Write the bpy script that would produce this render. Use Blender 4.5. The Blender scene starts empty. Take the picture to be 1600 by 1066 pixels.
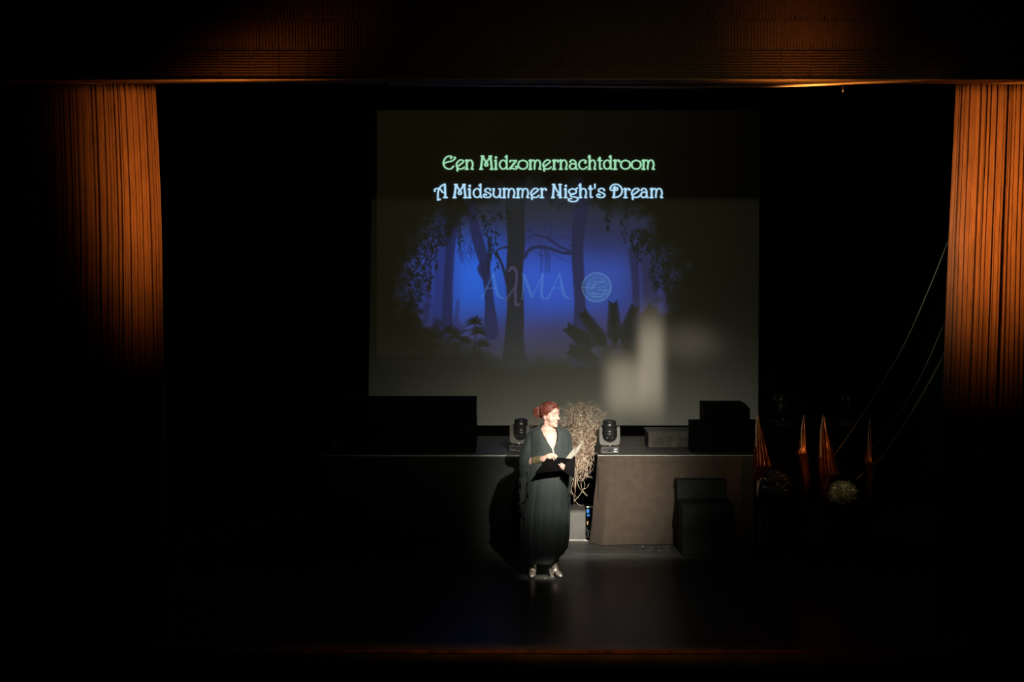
import bpy, math, random
import numpy as np
from mathutils import Vector, Matrix, Euler
random.seed(7); rng = np.random.default_rng(7)
C = bpy.context.scene.collection
S = bpy.context.scene
# ------------------------------------------------------------------ camera / view
F = 2880.0; H = 3.0; YH = 423.0            # focal length in px of a 1600 px frame, eye height, horizon row
def P(px, py, D):                          # a place seen at (px,py) that stands D metres away
    return Vector(((px-800)/F*D, D, H-(py-YH)/F*D))
cam = bpy.data.cameras.new('camera'); co = bpy.data.objects.new('camera', cam); C.objects.link(co)
co.location = (0, 0, H); co.rotation_euler = (math.pi/2, 0, 0)
cam.sensor_width = 36; cam.lens = F/1600*36; cam.shift_y = -110/1600; cam.clip_end = 200
S.camera = co
S.view_settings.view_transform = 'Standard'; S.view_settings.look = 'None'
S.view_settings.gamma = 1; S.view_settings.exposure = 0; S.view_settings.use_curve_mapping = False
w = bpy.data.worlds.new('world'); S.world = w; w.use_nodes = True
w.node_tree.nodes['Background'].inputs[0].default_value = (0, 0, 0, 1)
w.node_tree.nodes['Background'].inputs[1].default_value = 0
# ------------------------------------------------------------------ lamps and added fill beams
def spot(name, loc, aim, power, deg, blend, col, size=.06, sx=1, sy=1):
    l = bpy.data.lights.new(name, 'SPOT'); l.energy = power; l.spot_size = math.radians(deg)
    l.spot_blend = blend; l.color = col; l.shadow_soft_size = size
    o = bpy.data.objects.new(name, l); C.objects.link(o); o.location = loc
    d = Vector(aim)-Vector(loc); o.rotation_euler = d.to_track_quat('-Z', 'Y').to_euler(); o.scale = (sx, sy, 1)
    return o
SIGN_Y = 1
def beam(name, loc, aim, peak, sx, sy, col, size=.05, p=1.0, shutter=None, square=0):
    """stage spotlight or added fill with a soft-edged oval beam: sx, sy are the beam's half widths in frame px at the aim point;
    peak is the light it puts on a white sheet there; p > 1 gives a flatter middle"""
    loc = Vector(loc); aim = Vector(aim); d = (aim-loc).length; k = aim.y/F/d
    l = bpy.data.lights.new(name, 'SPOT'); l.energy = peak*4*math.pi**2*d*d; l.color = col; l.shadow_soft_size = size
    l.spot_blend = .25; l.spot_size = min(2.6, 2*math.atan(max(sx, sy)*k*(2.6 if p == 1 else 2.3 if p < 1.5 else 1.7)))
    o = bpy.data.objects.new(name, l); C.objects.link(o); o.location = loc; o.rotation_euler = (aim-loc).to_track_quat('-Z', 'Y').to_euler()
    l.use_nodes = True; nt = l.node_tree; em = nt.nodes['Emission']; tc = nt.nodes.new('ShaderNodeTexCoord'); sp = nt.nodes.new('ShaderNodeSeparateXYZ')
    nt.links.new(tc.outputs['Normal'], sp.inputs[0])
    def mth(op, a, b=None):
        n = nt.nodes.new('ShaderNodeMath'); n.operation = op
        for i, v in enumerate((a, b)):
            if v is None: continue
            if hasattr(v, 'is_output'): nt.links.new(v, n.inputs[i])
            else: n.inputs[i].default_value = v
        return n.outputs[0]
    x = mth('DIVIDE', mth('DIVIDE', sp.outputs[0], sp.outputs[2]), sx*k); y = mth('DIVIDE', mth('DIVIDE', sp.outputs[1], sp.outputs[2]), sy*k)
    r2 = mth('ADD', mth('POWER', mth('ABSOLUTE', x), float(square)), mth('POWER', mth('ABSOLUTE', y), float(square))) if square else mth('ADD', mth('MULTIPLY', x, x), mth('MULTIPLY', y, y))
    if p != 1: r2 = mth('POWER', r2, p)
    out = mth('EXPONENT', mth('MULTIPLY', r2, -1.0))
    if shutter:                                 # top shutter blade of the lamp: (world point on its edge, softness)
        q = o.rotation_euler.to_matrix().inverted() @ (Vector(shutter[0])-loc); y0 = -q.y/q.z/(sy*k)
        yy = mth('MULTIPLY', y, -1.0 if (SIGN_Y > 0) else 1.0)
        c = mth('DIVIDE', mth('SUBTRACT', y0, yy), shutter[1]); c = mth('MINIMUM', mth('MAXIMUM', c, 0.0), 1.0)
        out = mth('MULTIPLY', out, c)
    nt.links.new(out, em.inputs['Strength'])
    return o
beam('key_lamp', (2.4, 5, 6.3), P(938, 756, 20.2), 1.55, 108, 120, (1, .95, .86), .05, 1.5)
beam('face_fill', (2.0, 4.6, 5.9), P(862, 704, 18.0), 2.3, 44, 82, (1, .93, .84), .05)  # added beam that whitens her face and upper dress
beam('foot_fill', (2.0, 4.6, 5.9), P(854, 900, 18.0), 2.0, 22, 9, (1, .93, .84), .04)  # added only to brighten the boots
beam('floor_fill', (2.4, 5, 6.3), P(940, 867, 19.4), 1.0, 90, 15, (1, .97, .88), .05)  # added to lift the floor in front of the drape
beam('side_fill', (0.5, 5.2, 5.6), P(1466, 440, 17.0), .30, 50, 120, (1, .95, .70), .04)  # added fill that picks out the ropes
beam('wash_lamp', (1.6, 5, 5.24), P(900, 420, 22.9), .0125, 390, 240, (1, 1, .48), .05)
beam('low_bounce_fill', (0.5, 6, 5.0), P(930, 705, 22.9), .140, 255, 125, (1, .98, .74), .08)  # added beam, stands in for light bounced onto the lower screen
beam('beam_lamp', (-1.5, 6, 5.6), P(1017, 570, 22.9), .40, 20, 70, (1, .84, .64), .02, 1.01, None, 3.2)
beam('beam_lamp', (-1.5, 6, 5.6), P(975, 603, 22.9), .34, 28, 42, (1, .84, .64), .02, 1.01, None, 3.2)
beam('beam_lamp', (-1.5, 6, 5.6), P(1075, 535, 22.9), .06, 46, 28, (1, .84, .64), .02, 1.3)
AMB = (1, .33, .055)
beam('amber_lamp_or_fill', (2.7, 12.4, 3.4), P(1262, 716, 19.3), .22, 74, 34, AMB, .03)  # added fill, puts orange light on the copper props
beam('side_fill', (0.5, 5.2, 5.6), P(1318, 762, 19.5), .10, 24, 18, (1, .95, .70), .04)  # added fill for the pale foil alone
beam('amber_lamp_or_fill', (0, 9, 2.6), P(850, 1014, 14.58), .22, 300, 12, AMB, .03)  # added fill that brings out the stage lip
beam('amber_lamp_or_fill', (-1.3, 12.0, 1.2), P(222, 262, 15.1), 1.05, 58, 160, AMB, .03, 1.2, (P(240, 129, 15.1), .07))
beam('amber_lamp_or_fill', (1.5, 12.0, 1.2), P(1556, 290, 15.1), 1.75, 74, 180, AMB, .03, 1.2, (P(1500, 127, 15.1), .06))
beam('amber_lamp_or_fill', (-2.3, 13.3, .4), P(382, 132, 14.6), 1.2, 108, 16, AMB, .03)
beam('amber_lamp_or_fill', (2.3, 13.3, .4), P(1245, 120, 14.6), 1.2, 78, 32, AMB, .03)
beam('amber_lamp_or_fill', (1.6, 13.2, .3), P(1268, 134, 15.03), 4.2, 92, 11, (1, .38, .085), .02)  # added fill that makes the batten's right end shine
# ------------------------------------------------------------------ materials
def srgb(c): return tuple(((v/255+.055)/1.055)**2.4 if v/255 > .04045 else v/255/12.92 for v in c)
def mat(name, col, rough=.6, metal=0, noise=0, scale=8, bump=0, spec=.5, sheen=0, stretch=None, col2=None, sub=0, coat=0):
    m = bpy.data.materials.new(name); m.use_nodes = True; nt = m.node_tree; b = nt.nodes['Principled BSDF']
    b.inputs['Base Color'].default_value = (*col, 1); b.inputs['Roughness'].default_value = rough
    b.inputs['Metallic'].default_value = metal; b.inputs['Specular IOR Level'].default_value = spec
    b.inputs['Sheen Weight'].default_value = sheen; b.inputs['Coat Weight'].default_value = coat
    if sub: b.inputs['Subsurface Weight'].default_value = sub; b.inputs['Subsurface Radius'].default_value = (.01, .004, .002)
    if noise or bump or col2:
        tc = nt.nodes.new('ShaderNodeTexCoord'); mp = nt.nodes.new('ShaderNodeMapping'); nz = nt.nodes.new('ShaderNodeTexNoise')
        nt.links.new(tc.outputs['Object'], mp.inputs[0]); nt.links.new(mp.outputs[0], nz.inputs['Vector'])
        if stretch: mp.inputs['Scale'].default_value = stretch
        nz.inputs['Scale'].default_value = scale; nz.inputs['Detail'].default_value = 6
        if noise or col2:
            r = nt.nodes.new('ShaderNodeValToRGB'); nt.links.new(nz.outputs[0], r.inputs[0])
            a = col if col2 else tuple(v*(1-noise) for v in col); d = col2 if col2 else tuple(min(1, v*(1+noise)) for v in col)
            r.color_ramp.elements[0].position = .35; r.color_ramp.elements[1].position = .65
            r.color_ramp.elements[0].color = (*a, 1); r.color_ramp.elements[1].color = (*d, 1)
            nt.links.new(r.outputs[0], b.inputs['Base Color'])
        if bump:
            bp = nt.nodes.new('ShaderNodeBump'); bp.inputs['Strength'].default_value = bump; bp.inputs['Distance'].default_value = .01
            nt.links.new(nz.outputs[0], bp.inputs['Height']); nt.links.new(bp.outputs[0], b.inputs['Normal'])
    return m
def emis(name, col, st=1):
    m = mat(name, (.02, .02, .02), .5); b = m.node_tree.nodes['Principled BSDF']
    b.inputs['Emission Color'].default_value = (*col, 1); b.inputs['Emission Strength'].default_value = st
    return m
M = dict(
 brick=mat('brick', (.16, .085, .045), .85, noise=.25, scale=40, bump=.25),
 soffit=mat('soffit', (.50, .34, .18), .75, noise=.2, scale=5, bump=.1),
 batten=mat('batten', (.80, .66, .45), .5, noise=.15, scale=9),
 velvet=mat('velvet', (.36, .20, .12), .75, noise=.18, scale=30, sheen=.15, stretch=(1, 1, .15)),
 blackcloth=mat('black_cloth', (.006, .006, .006), .95, noise=.2, scale=9, spec=.1),
 floor=mat('stage_vinyl', (.11, .11, .095), .3, noise=.35, scale=3, bump=.04, spec=.016, stretch=(1, 4, 1)),
 deck=mat('deck_top', (.085, .083, .070), .5, noise=.25, scale=6, bump=.05),
 edge=mat('deck_edge', (.32, .31, .28), .45, noise=.2, scale=20),
 lip=mat('lip_wood', (.13, .06, .03), .6, noise=.5, scale=3, stretch=(4, 1, 1)),
 drape=mat('drape_cloth', (.080, .056, .038), .9, noise=.12, scale=12, bump=.2, sheen=.1),
 black=mat('black_paint', (.0035, .0035, .003), .8, noise=.3, scale=10, spec=.05),
 stair=mat('stair_paint', (.012, .015, .010), .75, noise=.3, scale=7, spec=.3),
 crate=mat('crate_paint', (.095, .084, .066), .7, noise=.35, scale=14, bump=.1),
 grey=mat('grey_box', (.155, .15, .128), .55, noise=.12, scale=8),
 white=mat('white_vinyl', (.75, .74, .68), .5, noise=.05, scale=9),
 plastic=mat('lamp_plastic', (.15, .14, .125), .5, noise=.1, scale=20),
 gloss=mat('lamp_black', (.022, .022, .020), .33, noise=.1, scale=20, spec=.6),
 lens=mat('lens_glass', (.03, .03, .03), .4, spec=.2, noise=.1, scale=4),
 label=mat('label_white', (.9, .88, .82), .4, noise=.03, scale=4),
 dress=mat('dress_crepe', (.034, .046, .041), .8, noise=.12, scale=50, bump=.1, sheen=.05),
 ruffle=mat('dress_ruffle', (.006, .007, .007), .9, noise=.1, scale=50),
 skin=mat('skin', (.80, .50, .40), .5, noise=.04, scale=30, sub=.15, spec=.3),
 hair=mat('hair_red', (.17, .042, .028), .38, noise=.5, scale=60, bump=.4, stretch=(1, 1, 4), spec=.6),
 lips=mat('lips', (.52, .17, .15), .4, noise=.05, scale=30),
 eyew=mat('eye_white', (.75, .7, .66), .3, noise=.03, scale=30),
 dark=mat('lash', (.06, .03, .025), .6, noise=.05, scale=30),
 brow=mat('brow', (.20, .09, .06), .7, noise=.1, scale=60),
 bronze=mat('bronze', (.50, .42, .22), .36, metal=.6, noise=.3, scale=60, bump=.2),
 boot=mat('boot_metallic', (.88, .78, .64), .36, metal=.7, noise=.1, scale=25, bump=.05),
 sole=mat('boot_sole', (.02, .018, .015), .6, noise=.1, scale=20),
 pearl=mat('pearl', (.85, .80, .7), .25, noise=.03, scale=30),
 folder=mat('folder_black', (.004, .004, .004), .7, noise=.1, scale=20, spec=.1),
 paper=mat('paper', (.36, .345, .28), .8, noise=.04, scale=20),
 twig=mat('twig_pale', (.74, .58, .44), .7, noise=.4, scale=40),
 twig2=mat('twig_brown', (.27, .16, .10), .75, noise=.4, scale=40),
 twig3=mat('twig_tan', (.56, .41, .29), .75, noise=.4, scale=40),
 copper=mat('copper_cloth', (.38, .13, .05), .27, metal=.85, noise=.35, scale=12, bump=.5, stretch=(3, 3, .4)),
 palerod=mat('pale_rod', (.95, .85, .62), .5, noise=.2, scale=20),
 foil=mat('pale_foil', (.34, .34, .20), .33, metal=.5, noise=.5, scale=25, bump=.9),
 darkfoil=mat('dark_foil', (.03, .035, .033), .2, noise=.4, scale=25, bump=.9, spec=.8),
 rope=mat('rope', (.42, .40, .28), .8, noise=.2, scale=90, bump=.3),
 cable=mat('cable', (.012, .012, .012), .5, noise=.1, scale=20),
 screen=None,
)
# ------------------------------------------------------------------ mesh helpers
class MB:
    def __init__(s): s.v = []; s.f = []
    def add(s, vs, fs):
        n = len(s.v); s.v += [tuple(v) for v in vs]; s.f += [tuple(i+n for i in f) for f in fs]; return s
    def box(s, x0, x1, y0, y1, z0, z1):
        return s.add([(x0,y0,z0),(x1,y0,z0),(x1,y1,z0),(x0,y1,z0),(x0,y0,z1),(x1,y0,z1),(x1,y1,z1),(x0,y1,z1)],
                     [(0,3,2,1),(4,5,6,7),(0,1,5,4),(1,2,6,5),(2,3,7,6),(3,0,4,7)])
    def tube(s, pts, r, n=8, closed=False):
        pts = [Vector(p) for p in pts]; m = len(pts)
        rs = r if hasattr(r, '__len__') else [r]*m
        up = None; rings = []
        for i, p in enumerate(pts):
            a = pts[(i-1) % m] if closed or i else p; b = pts[(i+1) % m] if closed or i < m-1 else p
            t = (b-a)
            if t.length < 1e-9: t = Vector((0, 0, 1))
            t.normalize()
            if up is None: up = t.orthogonal().normalized()
            up = up-t*up.dot(t)
            if up.length < 1e-6: up = t.orthogonal()
            up.normalize(); q = t.cross(up)
            rings.append([p+(up*math.cos(2*math.pi*k/n)+q*math.sin(2*math.pi*k/n))*rs[i] for k in range(n)])
        return s.loft(rings, cap=not closed, wrap=closed)
    def loft(s, rings, cap=True, wrap=False, closed_ring=True):
        n = len(rings[0]); m = len(rings); vs = [v for r in rings for v in r]; fs = []
        for i in range(m if wrap else m-1):
            for k in range(n if closed_ring else n-1):
                a = i*n+k; b = i*n+(k+1) % n; c = ((i+1) % m)*n+(k+1) % n; d = ((i+1) % m)*n+k
                fs.append((a, b, c, d))
        if cap: fs.append(tuple(range(n-1, -1, -1))); fs.append(tuple((m-1)*n+k for k in range(n)))
        return s.add(vs, fs)
    def ell(s, c, r, rot=None, n=20, m=12):
        c = Vector(c); vs = []; fs = []
        for i in range(m+1):
            th = math.pi*i/m
            for k in range(n):
                a = 2*math.pi*k/n; v = Vector((math.sin(th)*math.cos(a)*r[0], math.sin(th)*math.sin(a)*r[1], math.cos(th)*r[2]))
                if rot: v = rot @ v
                vs.append(c+v)
        for i in range(m):
            for k in range(n): fs.append((i*n+k, (i+1)*n+k, (i+1)*n+(k+1) % n, i*n+(k+1) % n))
        return s.add(vs, fs)
    def cap_(s, a, b, ra, rb, k=10):
        a = Vector(a); b = Vector(b); k = max(2, int((b-a).length/min(ra, rb)*2.2))
        for i in range(k+1):
            t = i/k; r = ra+(rb-ra)*t; s.ell(a.lerp(b, t), (r, r, r), n=12, m=8)
        return s
    def prism(s, outline, y0, y1):          # outline in x,z
        n = len(outline)
        s.add([(x, y0, z) for x, z in outline]+[(x, y1, z) for x, z in outline],
              [tuple(range(n)), tuple(range(2*n-1, n-1, -1))]+[(k, k+n, (k+1) % n+n, (k+1) % n) for k in range(n)])
        return s
    def build(s, name, m, parent=None, smooth=False, bevel=0):
        me = bpy.data.meshes.new(name); me.from_pydata(s.v, [], s.f); me.update()
        if smooth: me.polygons.foreach_set('use_smooth', [True]*len(me.polygons))
        me.materials.append(M[m] if isinstance(m, str) else m)
        o = bpy.data.objects.new(name, me); C.objects.link(o)
        if parent: o.parent = parent; o.matrix_parent_inverse = Matrix.Translation(parent.location).inverted() if not parent.get('_loc') else Matrix.Identity(4)
        if bevel:
            b = o.modifiers.new('bevel', 'BEVEL'); b.width = bevel; b.segments = 2; b.limit_method = 'ANGLE'
        return o
def tag(o, label, cat, group=None):
    o['label'] = label; o['category'] = cat
    if group: o['group'] = group
    return o
def thing(name, label, cat, loc=(0, 0, 0), rz=0, group=None):
    o = bpy.data.objects.new(name, None); C.objects.link(o); o.location = loc; o.rotation_euler = (0, 0, rz)
    o.empty_display_size = .1
    return tag(o, label, cat, group)
def local(o): o['_loc'] = 1; return o       # parts of this thing are written in its own coordinates
def struct(o): o['kind'] = 'structure'; return o
def smoothp(pts, k=8, closed=False):        # Catmull-Rom
    pts = [np.array(p, float) for p in pts]; n = len(pts); out = []
    for i in range(n if closed else n-1):
        p1 = pts[i]; p2 = pts[(i+1) % n]
        p0 = pts[i-1] if (i or closed) else 2*p1-p2; p3 = pts[(i+2) % n] if (closed or i+2 < n) else 2*p2-p1
        for j in range(k):
            t = j/k; out.append(.5*((2*p1)+(-p0+p2)*t+(2*p0-5*p1+4*p2-p3)*t*t+(-p0+3*p1-3*p2+p3)*t**3))
    if not closed: out.append(pts[-1])
    return out
def interp(y, ys, vs): return float(np.interp(y, ys, vs))
# ------------------------------------------------------------------ setting
LX = 8.0
b = MB(); b.box(-LX, LX, 14.59, 24.2, -.25, 0); struct(b.build('floor', 'floor'))
b = MB(); b.box(-LX, LX, 14.62, 14.9, -1.6, -.25); struct(b.build('wall_front', 'black'))
b = MB(); b.box(-LX, LX, -1, 14.62, -1.7, -1.6); struct(b.build('floor', 'black')).name = 'floor_hall'
b = MB(); b.box(-LX, LX, 14.565, 14.59, -.03, .002); struct(b.build('trim_1', 'lip', bevel=.004))
# back cloth with folds
b = MB(); rings = []
for z in (0, 3.5, 7):
    rings.append([(x, 23.9+.05*math.sin(x*9)+.03*math.sin(x*23+z*.2), z) for x in np.linspace(-LX, LX, 400)])
b.loft(rings, cap=False, closed_ring=False); struct(b.build('wall_back', 'blackcloth', smooth=True))
for sx, nm in ((-1, 'wall_left'), (1, 'wall_right')):
    b = MB(); rings = []
    for z in (0, 7): rings.append([(sx*(6.3+.05*math.sin(y*11)), y, z) for y in np.linspace(15.4, 23.9, 240)])
    b.loft(rings, cap=False, closed_ring=False); struct(b.build(nm, 'blackcloth', smooth=True))
b = MB(); b.box(-LX, LX, 15.4, 24.2, 7, 7.1); struct(b.build('ceiling', 'black'))
# lintel of ribbed blocks over the stage opening
ZL = 4.522; WF = 14.6
b = MB(); b.box(-LX, LX, WF+.02, 14.95, ZL, 7.1)
bw = .2335; x0 = P(440, 0, WF).x-.02-20*bw
joint = .006
for i in range(48):
    xa = x0+i*bw+joint/2; xb = xa+bw-joint
    for r in range(10):                                          # bottom row, ribs running level
        z = ZL+.004+r*.0222; b.box(xa, xb, WF+.004, WF+.02, z, z+.014)
    for row in range(6):                                         # rows above, ribs running upright
        za = ZL+.228+row*.232; 
        off = (.5*bw if row % 2 else 0)
        for r in range(9):
            x = xa+off+.004+r*.0252; b.box(x, x+.018, WF+.007, WF+.02, za, za+.226)
struct(b.build('wall_lintel', 'brick'))
b = MB(); b.box(-LX, LX, WF-.002, 14.95, ZL-.0085, ZL-.0005); struct(b.build('trim_2', 'soffit', bevel=.003))
for sx, nm in ((-1, 'wall_proscenium_left'), (1, 'wall_proscenium_right')):
    b = MB(); a, c = sorted((sx*4.35, sx*LX)); b.box(a, c, WF+.02, 14.95, 0, ZL-.012); struct(b.build(nm, 'brick'))
# sagging batten under the lintel
b = MB(); rings = []
for px in np.linspace(606, 1335, 60):
    yb = interp(px, [600, 800, 1000, 1063, 1200, 1335], [133.6, 135.8, 138.2, 138.8, 136.6, 133.0])
    yt = yb-interp(px, [600, 1000, 1063, 1200, 1335], [2.0, 3.6, 4.4, 4.4, 2.0])
    q0 = P(px, yt, 14.99); q1 = P(px, yb, 15.07)
    rings.append([q0, q1, q1+Vector((0, 0, .02)), q0+Vector((0, 0, .02))])
b.loft(rings); tag(b.build('ceiling_batten', 'batten'), 'thin pale batten sagging under the stage lintel, lit amber at its right end', 'batten')
b = MB(); q = P(1317, 131, 14.98)
b.tube([q, P(1317, 141, 14.98)], .0012, 5)
cl = thing('hanging_clip', 'tiny bright clip on a short thread hanging from the lintel', 'clip', P(1317, 131, 14.98))
b.build('thread', 'rope', cl); b = MB(); b.ell(P(1317, 142, 14.98), (.006, .006, .014)); b.build('clip', 'label', cl, smooth=True)
# ------------------------------------------------------------------ stage curtains (real folds)
def curtain(name, edge, side, label, seed):
    r = np.random.default_rng(seed)
    ys = np.linspace(129, 991, 46); D0 = 15.14
    # fold centres along the cloth, irregular pitch
    W = 1.15 if side < 0 else .95
    us = np.arange(0, W, .003); prof = np.zeros_like(us)
    pos = .0; cents = []
    while pos < W+.1:
        cents.append((pos, r.uniform(.35, 1), r.uniform(.30, .55))); pos += r.choice([.034, .045, .06, .085], p=[.3, .35, .25, .1])
    rings = []
    cs = [c[0] for c in cents]
    for y in ys:
        e = P(interp(y, *edge), y, D0); row = []; t = (y-129)/846
        for u in us:
            i = max(0, np.searchsorted(cs, u)-1); c0 = cents[i][0]; c1 = cents[min(i+1, len(cents)-1)][0]; k = (u-c0)/max(1e-6, c1-c0)
            a = cents[i][1]; kk = k**(1.5+cents[i][2]) if side > 0 else (1-k)**(1.5+cents[i][2])
            dep = -.062*a*math.sin(math.pi*min(1, kk))**.8
            dep = dep*(.8 if side > 0 else .5)+.012*math.sin(u*31+t*2.5+seed)+.0085*math.sin(u*190+t*3+3*math.sin(u*17))+.004*math.sin(u*390+2*math.sin(u*29))
            sway = (.02*math.sin(u*9+t*2.2)-.045*t*math.exp(-u*2.2)*0)*t
            fl = 1+.12*t
            row.append((e.x-(-1 if side > 0 else 1)*u*fl+sway*min(1, u*10), D0+dep+.02*t, e.z))
        rings.append(row)
    b = MB(); b.loft(rings, cap=False, closed_ring=False)
    o = b.build(name, 'velvet', smooth=True); so = o.modifiers.new('solid', 'SOLIDIFY'); so.thickness = .003
    return tag(o, label, 'curtain', 'stage curtains')
curtain('stage_curtain', ([129, 200, 300, 380, 520, 700, 975], [242, 246, 250.5, 253, 255, 258, 262]), -1, 'brown stage curtain at the left of the opening, lit amber near its edge', 3)
curtain('stage_curtain', ([129, 250, 380, 520, 700, 975], [1493, 1488, 1482, 1477, 1470, 1462]), 1, 'brown pleated stage curtain at the right of the opening, behind the rope tops', 11)
# ------------------------------------------------------------------ projected picture (computed, then stored on the screen's own surface)
X0p, X1p, Y0p, Y1p = 575, 1187, 171, 665; K = 1.5
nx = int((X1p-X0p)*K); ny = int((Y1p-Y0p)*K)
gx, gy = np.meshgrid(X0p+(np.arange(nx)+.5)/K, Y0p+(np.arange(ny)+.5)/K)
def sl(a): a = np.asarray(a, float)/255; return np.where(a > .04045, ((a+.055)/1.055)**2.4, a/12.92)
def vnoise(sc, seed):
    r = np.random.default_rng(seed); g = r.random((90, 110)); fx = (gx-X0p)/sc; fy = (gy-Y0p)/sc
    ix = fx.astype(int) % 108; iy = fy.astype(int) % 88; tx = fx-np.floor(fx); ty = fy-np.floor(fy); tx = tx*tx*(3-2*tx); ty = ty*ty*(3-2*ty)
    return (g[iy, ix]*(1-tx)+g[iy, ix+1]*tx)*(1-ty)+(g[iy+1, ix]*(1-tx)+g[iy+1, ix+1]*tx)*ty
n1 = vnoise(22, 1); n2 = vnoise(9, 2); n3 = vnoise(50, 3)
prof_y = [290, 330, 370, 410, 470, 500, 530, 555, 572, 590]
prof_c = np.array([(30,33,42),(38,41,60),(40,42,78),(42,44,92),(50,50,106),(54,50,98),(52,48,86),(46,43,66),(28,28,32),(8,8,6)], float)
img = np.stack([np.interp(gy, prof_y, prof_c[:, k]) for k in range(3)], -1)
def glow(cx, cy, rx, ry, col, n=3.0, skew_=0):
    global img
    u = np.abs((gx-cx-skew_*(gy-cy))/rx); v = np.abs((gy-cy)/ry); a = np.exp(-(u**n+v**n))[..., None]; img = img*(1-a)+np.array(col, float)*a
glow(815, 428, 172, 60, (42, 52, 126), 2.6)
glow(858, 446, 62, 52, (46, 82, 196)); glow(742, 434, 60, 66, (36, 92, 210)); glow(682, 440, 34, 56, (42, 66, 158))
glow(950, 444, 40, 46, (48, 70, 158)); glow(1040, 455, 26, 46, (44, 44, 92))
rr = np.sqrt(((gx-846)/226)**2+((gy-440)/164)**2)+(n1-.5)*.16+(n2-.5)*.10
mask = np.clip((1.02-rr)/.26, 0, 1); mask = mask*mask*(3-2*mask)
base = np.array([4, 4, 2.])
img[..., :] *= (1+(n3-.5)[..., None]*.12)
def dseg(x0, x1, y0, y1):
    a = max(0, int((x0-X0p)*K)); b_ = min(nx, int((x1-X0p)*K)+1); c = max(0, int((y0-Y0p)*K)); d = min(ny, int((y1-Y0p)*K)+1)
    return slice(c, d), slice(a, b_)
def stroke(pts, wid, col, al=.8, soft=1.2, noise=0, k=6):
    pts = smoothp(pts, k); ws = np.interp(np.linspace(0, 1, len(pts)), np.linspace(0, 1, len(wid)), wid) if hasattr(wid, '__len__') else [wid]*len(pts)
    xs = [p[0] for p in pts]; ysn = [p[1] for p in pts]; mw = max(ws)+4
    s_ = dseg(min(xs)-mw, max(xs)+mw, min(ysn)-mw, max(ysn)+mw); X = gx[s_]; Y = gy[s_]
    if X.size == 0: return
    m_ = np.zeros_like(X)
    for (a, c, wa, wc) in zip(pts[:-1], pts[1:], ws[:-1], ws[1:]):
        d = np.array(c)-np.array(a); L = d@d+1e-9; t = np.clip(((X-a[0])*d[0]+(Y-a[1])*d[1])/L, 0, 1)
        dist = np.hypot(X-a[0]-t*d[0], Y-a[1]-t*d[1])-(wa+(wc-wa)*t)/2+(noise*(n2[s_]-.5) if noise else 0)
        m_ = np.maximum(m_, np.clip(.5-dist/soft, 0, 1))
    img[s_] = img[s_]*(1-(m_*al)[..., None])+np.array(col, float)*(m_*al)[..., None]
def leaf(x, y, a, l, wd, col, al):
    stroke([(x, y), (x+math.cos(a)*l, y+math.sin(a)*l)], [wd, wd*.3], col, al, .9, k=1)
rnd = random.Random(4)
slate = (27, 29, 50); far = (30, 34, 84); dk = (12, 13, 15)
# far trunks, then near ones
stroke([(672, 380), (670, 440), (668, 500)], [9, 9, 11], (34, 34, 90), .7, 4)
stroke([(694, 310), (694, 350), (691, 420), (690, 500), (688, 525)], [24, 22, 28, 36], (30, 34, 92), .62, 3)
stroke([(712, 310), (708, 350), (703, 400), (700, 460), (699, 510)], [16, 14, 14, 18], (24, 28, 72), .8, 3)
stroke([(716, 470), (714, 500), (720, 515)], [4, 8, 14], (36, 36, 88), .6, 5)
stroke([(728, 290), (738, 338), (746, 372), (757, 410), (762, 440), (766, 480), (768, 520)], [20, 15, 18, 13, 14, 24], (27, 30, 72), .9, 2)
stroke([(757, 412), (752, 420), (758, 434)], [10, 12, 10], (27, 30, 72), .85, 1.5)
stroke([(766, 372), (765, 400), (762, 425)], [7, 7, 6], (24, 27, 58), .85, 1.5)
stroke([(806, 270), (805, 318), (807, 380), (804, 430), (806, 480), (804, 530), (804, 590)], [32, 30, 27, 26, 26, 30, 44], (26, 27, 36), .93, 2)
stroke([(776, 396), (784, 412), (790, 430), (793, 444)], [5, 4, 5, 5], (24, 25, 46), .9, 1.5)
stroke([(776, 392), (783, 388), (793, 386)], [3, 3, 4], (24, 25, 46), .8, 1.5)
stroke([(820, 402), (828, 390), (842, 386), (862, 389), (878, 395), (898, 396)], [6, 5, 5, 5, 4, 6], (27, 29, 62), .85, 1.5)
stroke([(838, 368), (856, 372), (872, 384), (890, 392)], [4, 4, 4, 4], (28, 30, 66), .8, 1.5)
for i in range(26):
    x = rnd.uniform(820, 895); y = rnd.uniform(345, 392); stroke([(x, y), (x+rnd.uniform(-12, 12), y+rnd.uniform(4, 10)), (x+rnd.uniform(-18, 18), y+rnd.uniform(6, 24))], [1.8, .8], (30, 33, 80), .6, 1.2, k=3)
for i in range(24):
    x = rnd.uniform(714, 750); y = rnd.uniform(372, 396); stroke([(x, y), (x+rnd.uniform(-6, 6), y+9), (x+rnd.uniform(-8, 8), y+rnd.uniform(12, 24))], [1.6, .6], (30, 40, 108), .55, 1.2, k=3)
for x in (845, 852, 857):
    stroke([(x, 392), (x+2, 405), (x+1, 425)], [5, 4, 2], (30, 36, 95), .5, 3)
stroke([(912, 290), (908, 330), (903, 380), (904, 420), (907, 470), (907, 520), (907, 560)], [26, 22, 19, 18, 17, 22, 32], (29, 30, 66), .88, 3)
stroke([(990, 395), (994, 440), (996, 490)], [14, 12, 12], (30, 30, 68), .8, 4)
stroke([(1012, 400), (1016, 450), (1018, 490)], [22, 22, 26], (32, 30, 60), .6, 6)
stroke([(1040, 420), (1041, 460)], [7, 7], (32, 30, 66), .8, 3)
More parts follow.
